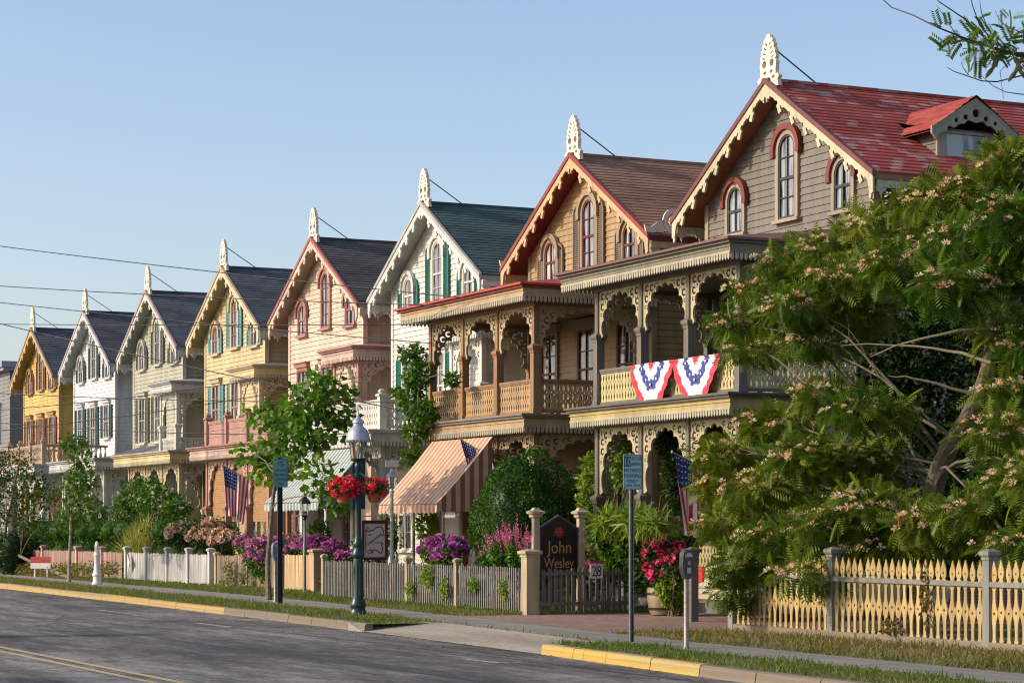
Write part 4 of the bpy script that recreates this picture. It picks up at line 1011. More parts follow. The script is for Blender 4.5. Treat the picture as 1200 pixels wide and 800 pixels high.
mcl = clump_px([(a+6, b+(24 if b < 250 and a > 1100 else 9 if b < 300 else 2), Y, rx*.78, ry*.62, .75) for a, b, Y, rx, ry in up+lo])
mtr = [P3(px, py, 22.6) for px, py in ((1078, 722), (1082, 650), (1095, 570), (1112, 525), (1140, 478), (1158, 430), (1163, 370), (1158, 310), (1140, 255), (1120, 225))]
mtr[0] = (mtr[0][0], mtr[0][1], -.05)
MT = tree('mimosa_tree', 'large mimosa tree with feathery leaves and pink blossoms leaning over the cream fence', mtr, .21, .06, mcl, 9500, .30, LM, FROND, plain('dark_bark', (.115, .095, .065), .9, 0, .4, 9), start=.25, rk=.20, droop=.15, fill=.2, jitter=.7)
o = Vector((mtr[0][0], mtr[0][1], 0)); ml = [(c[0]-o.x, c[1]-o.y, *c[2:]) for c in mcl]
PINK = petal('mimosa_silk', (.82, .38, .35), (.92, .72, .64), .4)
blooms(MT, ml, 1700, .082, PINK, SILK, -.35, 'blossom', 1.02)
blooms(MT, ml, 260, .05, petal('mimosa_bud', (.50, .22, .08), (.6, .32, .16)), POM, -.3, 'seed_head', .9)
# bare pale twigs among the crown
tw = MB()
for a, b in (((1163, 385), (1020, 418)), ((1162, 345), (1255, 300)), ((1162, 425), (985, 405)), ((1150, 465), (1040, 440)), ((1158, 320), (1060, 345)), ((1150, 300), (1195, 215)), ((1140, 270), (1050, 300))):
    limb(tw, Vector(P3(*a, 22.5))-o, Vector(P3(*b, 21.3))-o,   .032, .008, .12, 8)
tw.build('branch', plain('branch_bark', (.17, .145, .10), .9, 0, .3, 9), MT)
# dark evergreens in the deep shade behind the mimosa
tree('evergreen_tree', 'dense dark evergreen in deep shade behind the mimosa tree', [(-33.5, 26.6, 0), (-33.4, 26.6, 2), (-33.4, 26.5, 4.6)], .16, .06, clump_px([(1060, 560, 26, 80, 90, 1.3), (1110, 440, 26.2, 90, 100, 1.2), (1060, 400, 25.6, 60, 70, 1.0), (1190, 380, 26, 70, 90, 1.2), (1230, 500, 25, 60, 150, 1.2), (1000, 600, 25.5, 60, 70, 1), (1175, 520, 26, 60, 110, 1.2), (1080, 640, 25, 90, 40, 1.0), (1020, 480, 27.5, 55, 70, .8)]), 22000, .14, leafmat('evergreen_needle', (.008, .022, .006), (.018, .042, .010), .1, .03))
# --- locust branch entering from the right, its trunk out of frame
def D3(px, py, d): l_ = (px-600)/F*d; return Vector((-d*CT+l_*ST, d*ST+l_*CT, CH+(620-py)*d/F))
D0 = 22.0; tb = D3(1420, 700, D0); tb.z = 0
LT = empty('locust_tree', tuple(tb), 'locust tree reaching in from the upper right with thin twigs and curling brown pods', 'tree')
mb = MB(); q = lambda px, py, d=D0: D3(px, py, d)-tb
mb.tube([Vector((0, 0, -.1)), q(1425, 500), q(1430, 300), q(1400, 150), q(1340, 90)], [.17, .15, .13, .10, .07], 10)
mb.tube([q(1340, 90), q(1260, 74), q(1200, 66), q(1165, 57)], [.06, .035, .022, .016], 7)
for pts, r in (([(1165, 57), (1128, 44), (1098, 32), (1070, 18), (1045, 9), (1036, 1), (1028, -6)], .010), ([(1170, 55), (1148, 30), (1140, 8), (1136, -8)], .009), ([(1160, 50), (1130, 22), (1100, 2), (1092, -8)], .009),
               ([(1215, 68), (1196, 62), (1175, 62), (1150, 60), (1128, 57)], .010), ([(1240, 95), (1200, 88), (1168, 96), (1150, 95), (1130, 88), (1118, 84), (1110, 79)], .009), ([(1135, 88), (1129, 80), (1126, 72)], .005),
               ([(1240, 118), (1200, 111), (1178, 108), (1164, 101), (1150, 89)], .008), ([(1200, 40), (1178, 30), (1170, 22), (1166, 12)], .006), ([(1158, 35), (1150, 15), (1148, 0)], .007), ([(1120, 40), (1108, 22), (1098, 6)], .005), ([(1185, 70), (1172, 84), (1176, 116)], .005)):
    mb.tube([q(x, y, D0+.25*math.sin(x*.05)) for x, y in pts], [lerp(r, r*.35, i/(len(pts)-1)) for i in range(len(pts))], 5)
mb.build('trunk', plain('twig_bark', (.07, .06, .055), .9), LT)
def pinnate():
    v = []; f = []
    for i in range(8):
        t = .12+.88*i/7
        for s in (-1, 1):
            j = len(v); a = np.array((0, t, -.25*t*t)); d = np.array((s*.30, .16, -.10)); w = np.array((-.035*s, .07, .03))
            v += [tuple(a), tuple(a+d*.5+w), tuple(a+d), tuple(a+d*.5-w)]; f += [(j, j+3, j+2), (j, j+2, j+1)]
    return v, f
PIN = pinnate()
def ptcl(px, py, rx, ry): c = q(px, py); s = D0/F; return (c.x, c.y, c.z, rx*s, .35, ry*s)
lc = [ptcl(1128, 40, 22, 14), ptcl(1150, 52, 26, 16), ptcl(1178, 48, 26, 18), ptcl(1205, 55, 22, 22), ptcl(1120, 62, 12, 5), ptcl(1190, 18, 18, 10), ptcl(1160, 66, 16, 6), ptcl(1240, 60, 40, 30)]
leaves('crown', lc, 150, .13, leafmat('locust_leaf', (.05, .11, .02), (.13, .20, .03), .45), LT, PIN, droop=.6, fill=.1)
leaves('crown', [(q(1400, 60).x, q(1400, 60).y, q(1400, 60).z, 1.2, 1.2, .9)], 1200, .17, MATS['locust_leaf'], LT, PIN)
for px, py, s in ((1160, 62, 1), (1172, 58, -.6), (1187, 66, 1), (1200, 66, -1)):
    pod = MB(); L = 30 if abs(s) == 1 else 14
    pts = [q(px+s*6*math.sin(t*4.2), py+L*t) for t in [i/10 for i in range(11)]]
    pod.tube(pts, [.004]+[.020+.004*math.sin(i*2.2) for i in range(9)]+[.004], 7); pod.build('pod', plain('pod_skin', (.18, .15, .05), .5), LT)
# --- street tree with big leaves
st = clump_px([(a, b, Y+.9, c*.92, d*.92, e) for a, b, Y, c, d, e in [(385, 455, 18.6, 24, 20, .7), (360, 475, 18.4, 30, 24, .8), (325, 490, 18.2, 36, 22, .8), (375, 500, 18.6, 32, 26, .8), (345, 520, 18.2, 36, 26, .8), (300, 530, 18.5, 26, 16, .6), (320, 550, 18.8, 34, 20, .6),
      (378, 560, 18.3, 26, 28, .6), (390, 590, 18.5, 16, 18, .4), (395, 480, 19, 20, 22, .6), (372, 440, 18.6, 12, 8, .3)]])
b0 = (Xat(315, 18.8), 18.8, 0); tree('street_tree', 'young street tree with big bright leaves and slim pale trunk beside the blue sign', [b0, P3(314, 660, 18.85), P3(317, 620, 18.9), P3(322, 570, 19), P3(336, 520, 19.2), P3(355, 480, 19.4)], .075, .03, st, 1500, .185, leafmat('maple_leaf', (.05, .13, .012), (.15, .26, .03), .38, .4), LEAF3, BARK, 'trees on the verge', start=.5, fill=.2)
# --- small one further along
s2 = clump_px([(88, 520, 19.2, 14, 12, .5), (95, 540, 19.2, 10, 14, .4), (85, 565, 19.2, 14, 18, .5), (95, 590, 19.2, 20, 18, .6), (80, 610, 19.2, 14, 12, .5), (112, 600, 19.3, 12, 12, .4), (100, 565, 19.1, 10, 12, .4)])
tree('street_tree', 'thin sapling with a narrow leafy crown beside the horse-head hitching post', [(-72.7, 19.2, 0), P3(82, 640, 19.2), P3(84, 590, 19.2), P3(88, 530, 19.2)], .06, .025, s2, 1300, .17, leafmat('sapling_leaf', (.04, .10, .012), (.10, .19, .025), .3), LEAF, BARKP, 'trees on the verge', start=.4, fill=.2)
s3 = clump_px([(12, 545, 20.6, 26, 22, .9), (35, 570, 20.6, 24, 24, .8), (8, 590, 20.6, 26, 26, .8), (48, 585, 20.8, 18, 14, .5), (30, 610, 20.4, 22, 16, .6), (62, 578, 21, 10, 8, .3), (-20, 560, 20.6, 30, 40, .9)])
tree('crape_tree', 'dark reddish-leaved small tree at the far left above the hedge', [(-77.6, 20.6, 0), P3(10, 640, 20.6), P3(15, 580, 20.6), P3(22, 545, 20.6)], .07, .03, s3, 3600, .12, LR, LEAF, BARK, start=.3, fill=.25)
# --- vine on the corner of the tan house's porch
vc = clump_px([(483, 415, 23.2, 14, 12, .35), (490, 440, 23.2, 18, 16, .4), (483, 470, 23.2, 15, 18, .4), (497, 485, 23.2, 14, 16, .4), (488, 505, 23.2, 14, 12, .4), (484, 535, 23.2, 9, 14, .3), (530, 445, 23.4, 10, 8, .2), (466, 460, 23, 6, 5, .2)])
tree('climbing_vine', 'leafy vine climbing between the white balcony and the tan house porch', [(Xat(484, 23.2), 23.2, 0), P3(485, 620, 23.2), P3(483, 540, 23.2), P3(490, 470, 23.2), P3(486, 420, 23.2)], .04, .02, vc, 2300, .135, LG, LEAF, BARK, start=.35, cat='vine', fill=.25)
# --- clipped bush
bc = P3(613, 602, 22.1); s_ = depth(bc[0], bc[1])/F
shrub('clipped_bush', 'large rounded dark green clipped bush beside the peach striped awning', [(bc[0], bc[1], 1.95, 1.08, 1.0, 1.36)], 24000, .062, LB, cat='bush', fill=.92, jitter=1.0)
shrub('lawn_shrub', 'tall loose light green shrub in front of the grey porch posts', clump_px([(697, 570, 24.4, 22, 44, .4), (735, 545, 24.8, 24, 34, .4), (690, 600, 24.2, 16, 26, .3)]), 2600, .12, LY, fill=.2)
shrub('strap_leaf_plant', 'arching yellow-green strap-leaved plant beside the nearer parking sign pole', clump_px([(716, 612, 21.8, 16, 9, .4), (744, 608, 21.7, 16, 11, .3), (766, 614, 21.8, 14, 9, .3)]), 480, .36, LY, tpl=([(x*1.5, y, z) for x, y, z in BLADE[0]], BLADE[1]), fill=.0, cat='plant', droop=.1, stems=False)
shrub('garden_shrub', 'leafy green shrub below the strap-leaved plant, between gate and wooden barrel', clump_px([(712, 628, 22.4, 20, 18, .4), (742, 636, 22.4, 20, 22, .4), (748, 672, 22.5, 12, 22, .3), (722, 655, 22.6, 18, 20, .3), (800, 635, 22.9, 16, 16, .3)]), 4600, .11, LG, fill=.1, stems=False)
shrub('porch_shading_shrub', 'tall dark evergreen shrub filling the arch of the grey porch behind the parking sign', clump_px([(797, 560, 25.0, 24, 50, .4), (790, 520, 25.2, 20, 26, .4), (672, 590, 25.2, 14, 40, .4)]), 6500, .08, MATS['leaf_dark'], fill=.2)  # shrub added to block the sun and keep the porch behind it dark
# hedges and shrubs at the far left
shrub('hedge', 'long clipped green hedge behind the pink and white fences', clump_px([(px, 622+((px*7) % 5), 23.0, 22, 16, .7) for px in range(45, 262, 15)])+[(Xat(px, 23), 23, .5, .9, .7, .9) for px in range(45, 262, 17)], 15000, .10, leafmat('privet_leaf', (.022, .07, .008), (.06, .145, .014), .2, .15), cat='hedge', fill=.75)
shrub('round_shrub', 'dark rounded shrub at the left end of the pink fence', clump_px([(18, 648, 20.6, 20, 26, .9)]), 4200, .08, LD, fill=.8)
shrub('round_shrub', 'lighter green low shrub in front of the far left hedge', clump_px([(-15, 640, 20.8, 22, 26, .9), (45, 632, 21.6, 22, 16, .5)]), 3000, .09, LG, fill=.7)
shrub('flowering_shrub', 'tall shrub dotted with small white flowers in front of the sage porch', clump_px([(160, 585, 23.2, 26, 20, .8), (185, 590, 23.2, 24, 20, .8), (172, 570, 23.2, 18, 12, .6), (205, 596, 23.2, 16, 12, .6), (148, 600, 23, 18, 14, .6)]), 4600, .12, LG, fill=.35, flower=(110, .05, petal('white_petal', (.7, .66, .6), (.8, .72, .7))))
shrub('ornamental_grass', 'pale yellow-green tussock of ornamental grass behind the white fence', [(Xat(172, 22.6), 22.6, .75, .9, .7, .85)], 1500, .75, leafmat('straw_blade', (.22, .24, .05), (.42, .38, .12), .3), tpl=([(x*.35, y, z) for x, y, z in BLADE[0]], BLADE[1]), fill=.0, cat='grass', stems=False, droop=-1.2, jitter=.4)
HY = petal('hydrangea_petal', (.60, .34, .32), (.74, .52, .44))
shrub('hydrangea', 'hydrangea bush covered in faded pink flower heads behind the white fence', clump_px([(215, 628, 22.6, 20, 16, .6), (245, 630, 22.6, 22, 18, .6), (262, 636, 22.7, 16, 14, .5)]), 1500, .12, LD, fill=.5, cat='flower bush', flower=(170, .12, HY))
PH = petal('phlox_petal', (.48, .12, .42), (.72, .28, .62)); PH2 = petal('phlox_magenta', (.42, .06, .45), (.62, .14, .60))
GP = 'flowering plants in the front gardens'
shrub('phlox', 'mound of lilac pink phlox behind the tan slatted fence', clump_px([(305, 655, 21.9, 18, 24, .5), (330, 645, 22.5, 16, 16, .4), (290, 640, 22.6, 14, 12, .4), (350, 640, 22.9, 22, 14, .4)]), 3000, .09, LG, GP, 'flowers', fill=.4, flower=(300, .075, PH))
shrub('phlox', 'band of purple phlox running behind the fence towards the blue awning', clump_px([(368, 642, 23, 18, 14, .4), (390, 648, 22.9, 16, 14, .4), (404, 655, 22.8, 10, 10, .3)]), 1800, .09, LG, GP, 'flowers', fill=.4, flower=(190, .075, PH2))
shrub('phlox', 'bright purple phlox behind the grey fence below the peach awning', clump_px([(510, 645, 21.3, 20, 16, .35), (532, 642, 21.3, 14, 12, .3), (522, 655, 21.2, 22, 14, .3)]), 1500, .10, LG, GP, 'flowers', fill=.4, flower=(110, .09, PH2))
LSM = petal('loosestrife_petal', (.50, .07, .28), (.68, .18, .42))
cl_ = clump_px([(585, 650, 20.75, 16, 16, .2), (605, 647, 20.72, 16, 20, .2), (620, 652, 20.7, 8, 14, .18), (570, 657, 20.8, 10, 10, .2)])
shrub('loosestrife', 'upright magenta flower spikes behind the grey fence left of the inn sign', cl_, 2200, .09, LG, GP, 'flowers', fill=.3, flower=(90, .34, LSM, SPIKE, .1))
shrub('mixed_perennials', 'loose green and pink perennials growing behind the dark picket gate', clump_px([(700, 655, 22.6, 26, 20, .5), (722, 665, 22.8, 18, 18, .4), (690, 680, 22.2, 18, 20, .4), (672, 690, 21.9, 12, 20, .3)]), 3200, .10, leafmat('olive_leaf', (.07, .10, .02), (.15, .18, .05), .3), GP, 'flowers', fill=.15, flower=(50, .07, LSM))
shrub('rose_shrub', 'lime green shrub beside the parked car', clump_px([(790, 690, 22.3, 14, 22, .4), (800, 668, 22.6, 14, 12, .3)]), 1700, .09, LY, fill=.3)
shrub('geranium_mound', 'mound of hot pink and salmon flowers above the wooden barrel', clump_px([(775, 650, 22.4, 26, 20, .4), (793, 660, 22.2, 12, 14, .3), (757, 668, 22.2, 12, 14, .3)]), 1900, .09, LD, GP, 'flowers', fill=.4, flower=(42, .10, petal('hot_pink', (.62, .02, .12), (.75, .10, .22))))
shrub('dark_shrub', 'low dark green shrub on the lawn left of the green lamp post', clump_px([(398, 678, 22.0, 16, 16, .5), (378, 668, 22.8, 14, 12, .4), (415, 682, 22.2, 8, 12, .4), (440, 668, 23, 16, 12, .4)]), 2600, .10, LD, fill=.5)
shrub('porch_shrub', 'bright green shrub under the peach awning', clump_px([(500, 615, 23.2, 12, 18, .3), (512, 640, 23.0, 14, 14, .3), (560, 630, 23.4, 18, 14, .3)]), 1300, .11, LY, fill=.3)
shrub('porch_shrub', 'dark leafy shrub below the blue striped awning', clump_px([(455, 625, 23.3, 12, 26, .3), (425, 640, 23.4, 14, 20, .3), (375, 625, 23.3, 12, 14, .3)]), 1700, .11, LG, fill=.3)
wr = RNG
for lab, rows, mat in (('weeds climbing through the grey picket fence', [(500, 675, 20.35, 16, 14, .08), (520, 690, 20.3, 10, 12, .06), (555, 685, 20.3, 12, 8, .06), (590, 690, 20.25, 8, 14, .06), (480, 690, 20.4, 8, 10, .06)], LY),
                       ('wispy white-flowered weeds against the weathered tan fence', [(268, 670, 21.75, 10, 16, .12), (285, 678, 21.7, 10, 12, .12), (262, 685, 21.7, 10, 8, .12)], leafmat('grey_leaf', (.14, .16, .08), (.3, .3, .2), .3)),
                       ('low green and orange plants along the foot of the pink fence', [(px, 668-(px-20)*.02, 20.7, 14, 9, .3) for px in range(28, 142, 13)], leafmat('bed_leaf', (.09, .12, .02), (.22, .22, .04), .3, .3, (.35, .18, .04)))):
    shrub('low_plants', lab, clump_px(rows), 900 if 'foot' not in lab else 2600, .075, mat, GP, 'plants', fill=.1, stems=False)
cr = clump_px([(1085, 700, 20.0, 10, 40, .06), (1045, 735, 19.95, 18, 10, .08), (875, 690, 19.95, 12, 40, .06)])
shrub('fence_creeper', 'brown and green creeper hanging through the cream picket fence', cr, 420, .08, leafmat('rust_leaf', (.10, .05, .02), (.16, .14, .04), .3), cat='creeper', fill=.1, stems=False)
# off-frame street trees across the road: they throw the long shadows that cross the asphalt
for x, y, h, r in ((-42.3, -.7, 7.2, .45), (-30.4, -5.2, 7.4, 1.9)):
    tree('shade_tree', 'broad street tree on the camera side of the road, out of the frame' if r > 1 else 'slim street tree on the camera side of the road, out of the frame', [(x, y, -.15), (x, y+.1, 2.4), (x+.1, y, h*.7)], .14, .06,
         [(x+random.uniform(-r, r)*.8, y+random.uniform(-r, r)*.8, h*.72+random.uniform(-1, 1.2), r*.6, r*.6, r*.45) for _ in range(7)], 5200 if r > 2 else 2500, .2, LG)
# ---------------------------------------------------------------- lettering
def text_geo(s, size, ext=.004):
    cu = bpy.data.curves.new('t', 'FONT'); cu.body = s; cu.size = size; cu.align_x = 'CENTER'; cu.extrude = ext; cu.resolution_u = 3
    ob = bpy.data.objects.new('t', cu); me = bpy.data.meshes.new_from_object(ob)
    r = ([tuple(v.co) for v in me.vertices], [tuple(p.vertices) for p in me.polygons])
    bpy.data.objects.remove(ob); bpy.data.curves.remove(cu); bpy.data.meshes.remove(me); return r
def letters(mb, s, size, fn, m=0, ext=.004, sx=1.0, rot=0):
    vs, fs = text_geo(s, size, ext); c, n = math.cos(rot), math.sin(rot)
    mb.add([fn(c*u*sx-n*v, n*u*sx+c*v, w) for u, v, w in vs], fs, m)
# ---------------------------------------------------------------- green lamp post with hanging baskets
LGREEN = plain('lamp_green', (.006, .036, .036), .35, 0, .25, 12)
lx, ly = -42.6, 17.1
LPn = empty('street_lamp', (lx, ly, 0), 'tall dark green street lamp with pale domed lantern on the verge', 'street lamp')
mb = MB(); mb.lathe([(.165, 0), (.165, .07), (.145, .10), (.145, .14), (.16, .17), (.16, .22), (.135, .27), (.115, .34), (.10, .9), (.105, 1.05), (.095, 1.12), (.12, 1.16), (.13, 1.2), (.115, 1.25), (.09, 1.30), (.085, 1.36),
         (.10, 1.39), (.10, 1.43), (.075, 1.48), (.062, 1.6), (.055, 2.9), (.07, 2.94), (.07, 2.98), (.06, 3.0), (.055, 3.06)], n=20)
for i in range(10): a = i*.628; mb.tube([(.113*math.cos(a), .113*math.sin(a), .36), (.10*math.cos(a), .10*math.sin(a), 1.0)], .009, 5)
mb.tube([(-.42, 0, 2.72), (-.2, 0, 2.80), (.2, 0, 2.80), (.42, 0, 2.72)], .014, 6); mb.tube([(0, -.33, 2.66), (0, -.2, 2.74), (0, .2, 2.74), (0, .35, 2.66)], .014, 6)
mb.build('post', LGREEN, LPn)
la = MB(); la.lathe([(.05, 3.04), (.14, 3.06), (.15, 3.09), (.13, 3.11)], n=16)
for i in range(6):
    a = i*math.pi/3; la.tube([(.13*math.cos(a), .13*math.sin(a), 3.08), (.185*math.cos(a), .185*math.sin(a), 3.48)], .008, 5)
la.build('lantern_frame', DARKMETAL, LPn)
gl = MB(); gl.lathe([(.12, 3.09), (.175, 3.47)], n=18)
gm_, n_, l_, b_ = newmat('lantern_glass'); b_.inputs['Base Color'].default_value = (.8, .8, .75, 1); b_.inputs['Transmission Weight'].default_value = .9; b_.inputs['Roughness'].default_value = .08; b_.inputs['IOR'].default_value = 1.1
gl.build('lantern_glass', gm_, LPn)
bu = MB(); bu.lathe([(.02, 3.1), (.02, 3.2), (.04, 3.26), (.05, 3.33), (.03, 3.38), (.001, 3.40)], n=10); bu.build('bulb', plain('bulb', (.6, .5, .35), .3), LPn)
LCAP = plain('lamp_cap', (.42, .45, .50), .35, .4)
do = MB(); do.lathe([(.24, 3.45), (.25, 3.48), (.235, 3.52), (.22, 3.60), (.18, 3.68), (.12, 3.74), (.10, 3.76), (.10, 3.80), (.12, 3.82), (.11, 3.86), (.05, 3.92), (.03, 3.95), (.035, 3.98), (.012, 4.03), (.001, 4.10)], n=22)
for i in range(22): a = i*2*math.pi/22; do.tube([(.238*math.cos(a), .238*math.sin(a), 3.47), (.248*math.cos(a), .248*math.sin(a), 3.425)], [.022, .006], 5)
do.build('lamp_cap', LCAP, LPn)
TER = plain('terracotta', (.40, .09, .045), .7, 0, .2)
GRP = petal('geranium_red', (.75, .02, .05), (.85, .10, .16), .2)
def basket(dx, dy, z, lab, nf):
    root = empty('flower_basket', (lx+dx, ly+dy, z), lab, 'flower basket', 'baskets hanging on the street lamp')
    m = MB(); m.lathe([(.09, 0), (.115, .02), (.15, .15), (.16, .16), (.16, .19), (.145, .19), (.135, .16)], n=18); m.build('pot', TER, root)
    h = MB()
    for i in range(3): a = i*2.1; h.tube([(.17*math.cos(a), .17*math.sin(a), .19), (0, 0, .44)], .004, 4)
    h.build('hanger', DARKMETAL, root)
    leaves('foliage', [(0, 0, .28, .24, .24, .14)], 420, .075, LG, root, fill=.3)
    blooms(root, [(0, 0, .30, .30 if nf > 40 else .24, .28, .20)], nf, .062, GRP, POM, -.8)
basket(-.04, -.30, 2.22, 'hanging basket overflowing with red geraniums on the road side of the green lamp', 95)
basket(.05, .33, 2.24, 'terracotta hanging basket with fewer red geraniums on the house side of the green lamp', 42)
# ---------------------------------------------------------------- signs facing along the street
SB = plain('sign_face', (.32, .47, .50), .4, 0, .06); SG = plain('sign_green_ink', (.01, .10, .12), .5); GP_ = plain('post_galvanised', (.17, .18, .19), .5, .7, .25, 20)
def sign_post(x, y, h, label, face_w, z0, z1, rows, patch=None, postm=GP_, yaw=0.06, tint=SB, wpost=.035):
    root = empty('parking_sign', (x, y, 0), label, 'parking sign', 'blue-green parking signs', yaw)
    p = MB(); p.add([(a, b, z) for z in (-.1, h) for a, b in ((-.02, -wpost), (.02, -wpost), (.02, -wpost+.02), (-.005, -wpost+.02), (-.005, wpost-.02), (.02, wpost-.02), (.02, wpost), (-.02, wpost))],
                  [(i, (i+1) % 8, 8+(i+1) % 8, 8+i) for i in range(8)]+[tuple(range(8, 16))]); p.build('pole', postm, root, smooth=False)
    w = face_w/2; r = .035
    lp = arc_pts(w-r, z1-r, r, r, 0, math.pi/2, 4)+arc_pts(-w+r, z1-r, r, r, math.pi/2, math.pi, 4)+arc_pts(-w+r, z0+r, r, r, math.pi, 1.5*math.pi, 4)+arc_pts(w-r, z0+r, r, r, 1.5*math.pi, 2*math.pi, 4)
    f = MB(); f.cut(None, [lp], .006, lambda a, b, c: (.03+c, a, b))
    pl_ = f.build('plate', tint, root, smooth=False)
    t = MB()
    lp2 = [(a*.955, (b-(z0+z1)/2)*.97+(z0+z1)/2) for a, b in lp]; lp3 = [(a*.91, (b-(z0+z1)/2)*.94+(z0+z1)/2) for a, b in lp]
    t.cut(None, [lp2, lp3], .002, lambda a, b, c: (.0345+c, a, b))
    if patch: y0, y1, a0, a1 = patch; t.box(.0335, .0352, y0, y1, a0, a1)
    for row in rows:
        s, size, cy, cz = row[:4]; m = row[4] if len(row) > 4 else 0
        letters(t, s, size, lambda u, v, q: (.036+q*.3, cy+u, cz+v), m, sx=row[5] if len(row) > 5 else 1)
    if any('<' in r_[0] for r_ in rows): pass
    t.build('lettering', [SG, tint], pl_, smooth=False)
    return root
sp1 = sign_post(-30.5, 16.68, 2.85, 'blue-green ten hour metered parking sign on a grey steel pole by the yellow kerb', .33, 2.30, 2.83,
          [('10', .155, -.092, 2.665, 1, .9), ('HOUR', .075, .062, 2.745), ('PARKING', .062, .055, 2.665, 0, .8), ('METERED', .072, 0, 2.565), ('PARKING', .072, 0, 2.485), ('ONLY', .072, 0, 2.405), ('10 AM - 10 PM', .05, 0, 2.345, 0, .85)], (-.155, -.03, 2.645, 2.80))
DK = plain('dark_pole', (.025, .03, .045), .5, .4)
sign_post(Xat(328, 18.0), 18.0, 3.35, 'blue-green fifteen minute parking sign on a dark pole beside the young street tree', .36, 2.66, 3.32,
          [('15', .17, 0, 3.14), ('MINUTE', .08, 0, 3.02), ('METERED', .075, 0, 2.92), ('PARKING', .078, 0, 2.82), ('ONLY', .075, 0, 2.72)], None, DK, tint=plain('sign_teal', (.16, .36, .36), .4), wpost=.06)
def meter(x, y, h, label, dark, yaw=0.1):
    root = empty('parking_meter', (x, y, 0), label, 'parking meter', 'parking meters', yaw)
    p = MB(); p.lathe([(.055, -.02), (.05, .02), (.036, .04), (.036, h-.42)], n=12); p.build('pole', plain('meter_pole', (.27, .24, .21), .5, .5, .3, 20), root)
    b = MB(); t = h-.42
    out = [(.045, 0), (.055, .04), (.085, .12), (.095, .20), (.085, .27), (.088, .30), (.08, .36), (.05, .405), (0, .42)]; out += [(-a, c) for a, c in out[::-1][1:]]
    b.cut('meter', [out], .10, lambda u, v, w: (w, u, t+v)); b.cut('meter2', [[(u*.8, v*.96+.005) for u, v in out]], .13, lambda u, v, w: (w, u, t+v))
    hd = b.build('head', dark, root)
    g = MB(); g.cut('mg', [arc_pts(0, .31, .062, .062, 0, math.pi, 10)], .136, lambda u, v, w: (w, u, t+v)); g.build('window', plain('meter_glass', (.35, .38, .42), .1), hd)
    c = MB(); c.box(.0655, .070, -.02, .02, t+.20, t+.25); c.box(.0655, .07, -.035, .035, t+.08, t+.16); c.build('coin_plate', GREYMETAL, hd, smooth=False)
meter(-28.4, 16.42, 1.42, 'dark grey parking meter on a pale pole near the driveway, largest of the two', plain('meter_grey', (.045, .046, .05), .4, .3))
meter(-50.9, 18.35, 1.40, 'small blue-grey parking meter beside the dark sign pole under the street tree', plain('meter_blue', (.14, .2, .24), .4, .3))
# ---------------------------------------------------------------- horse-head hitching post
hx, hy = -69.0, 19.1; HP = empty('hitching_post', (hx, hy, 0), 'white hitching post topped by a horse head, on the grass verge', 'hitching post', rz=-.5)
m = MB(); m.lathe([(.16, -.02), (.16, .06), (.13, .10), (.125, .26), (.15, .29), (.15, .33), (.12, .36), (.10, .42), (.085, .86), (.11, .90), (.11, .94), (.085, .97), (.075, 1.0)], n=16); m.build('post', WHITE, HP)
m = MB()
pf = [(-.05, 0), (.09, 0), (.10, .08), (.12, .16), (.11, .23), (.07, .29), (.05, .35), (.03, .29), (-.02, .27), (-.08, .22), (-.15, .15), (-.17, .11), (-.15, .08), (-.11, .09), (-.06, .12), (-.05, .07)]
for wd, k in ((.05, 1.0), (.085, .9), (.11, .75)): m.cut(('horse', k), [[(a*k+.01*(1-k), .14+(b-.14)*k) for a, b in pf]], wd, lambda u, v, w: (u, w, .99+v))
m.lathe([(.075, .98), (.07, 1.06), (.05, 1.12)], (.02, 0, 0), 10); m.build('horse_head', WHITE, HP)
# ---------------------------------------------------------------- gingerbread sign and inn sign
gx = -50.9; GS = empty('hanging_sign', (gx, 21.3, 0), 'cream and red sign with scrollwork hanging from a bar on a slim lamp pole', 'sign')
m = MB(); m.lathe([(.06, 0), (.06, .9), (.045, .93), (.04, 2.55), (.06, 2.58), (.06, 2.62)], n=12); m.tube([(0, 0, 2.02), (0, -.85, 2.02)], .014, 6); m.tube([(0, 0, 2.3), (0, -.22, 2.04)], .01, 5)
for yy in (-.2, -.68): m.tube([(0, yy, 2.02), (0, yy, 1.93)], .008, 5)
m.build('pole', plain('pole_white', (.5, .5, .46), .5), GS)
m = MB(); m.cut('gsf', [[(-.33, 0), (.33, 0), (.33, .95), (-.33, .95)], [(-.27, .07), (.27, .07), (.27, .87), (-.27, .87)]], .06, lambda u, v, w: (w, -.45+u, .97+v)); bd = m.build('sign_frame', plain('sign_oxblood', (.10, .02, .015), .4), GS, smooth=False)
m = MB(); m.box(-.012, .012, -.72, -.18, 1.04, 1.84); m.build('sign_panel', plain('sign_cream', (.62, .50, .46), .5, 0, .05), bd, smooth=False)
m = MB(); T = lambda u, v, w: (.016+w*.5, -.45+u, 1.44+v)
def ribbon(pts, w0):
    for (a, b), (c, d) in zip(pts, pts[1:]):
        n_ = Vector((c-a, d-b)); 
        if n_.length < 1e-6: continue
        n_ = Vector((-n_.y, n_.x)).normalized()*w0
        m.add([T(a-n_.x, b-n_.y, 0), T(c-n_.x, d-n_.y, 0), T(c+n_.x, d+n_.y, 0), T(a+n_.x, b+n_.y, 0)], [(0, 1, 2, 3)])
ribbon(scroll_pts(-.16, .27, .02, .06, 0, 4.5, 14)+[(-.05, .24), (.05, .31), (.14, .33), (.20, .30), (.22, .22)]+scroll_pts(.19, .14, .05, .015, .8, -4, 12), .011)
ribbon([(-.23, .26), (-.225, .1), (-.23, -.1), (-.22, -.25), (-.15, -.31)]+scroll_pts(-.12, -.25, .055, .015, -1.2, 4, 12), .009)
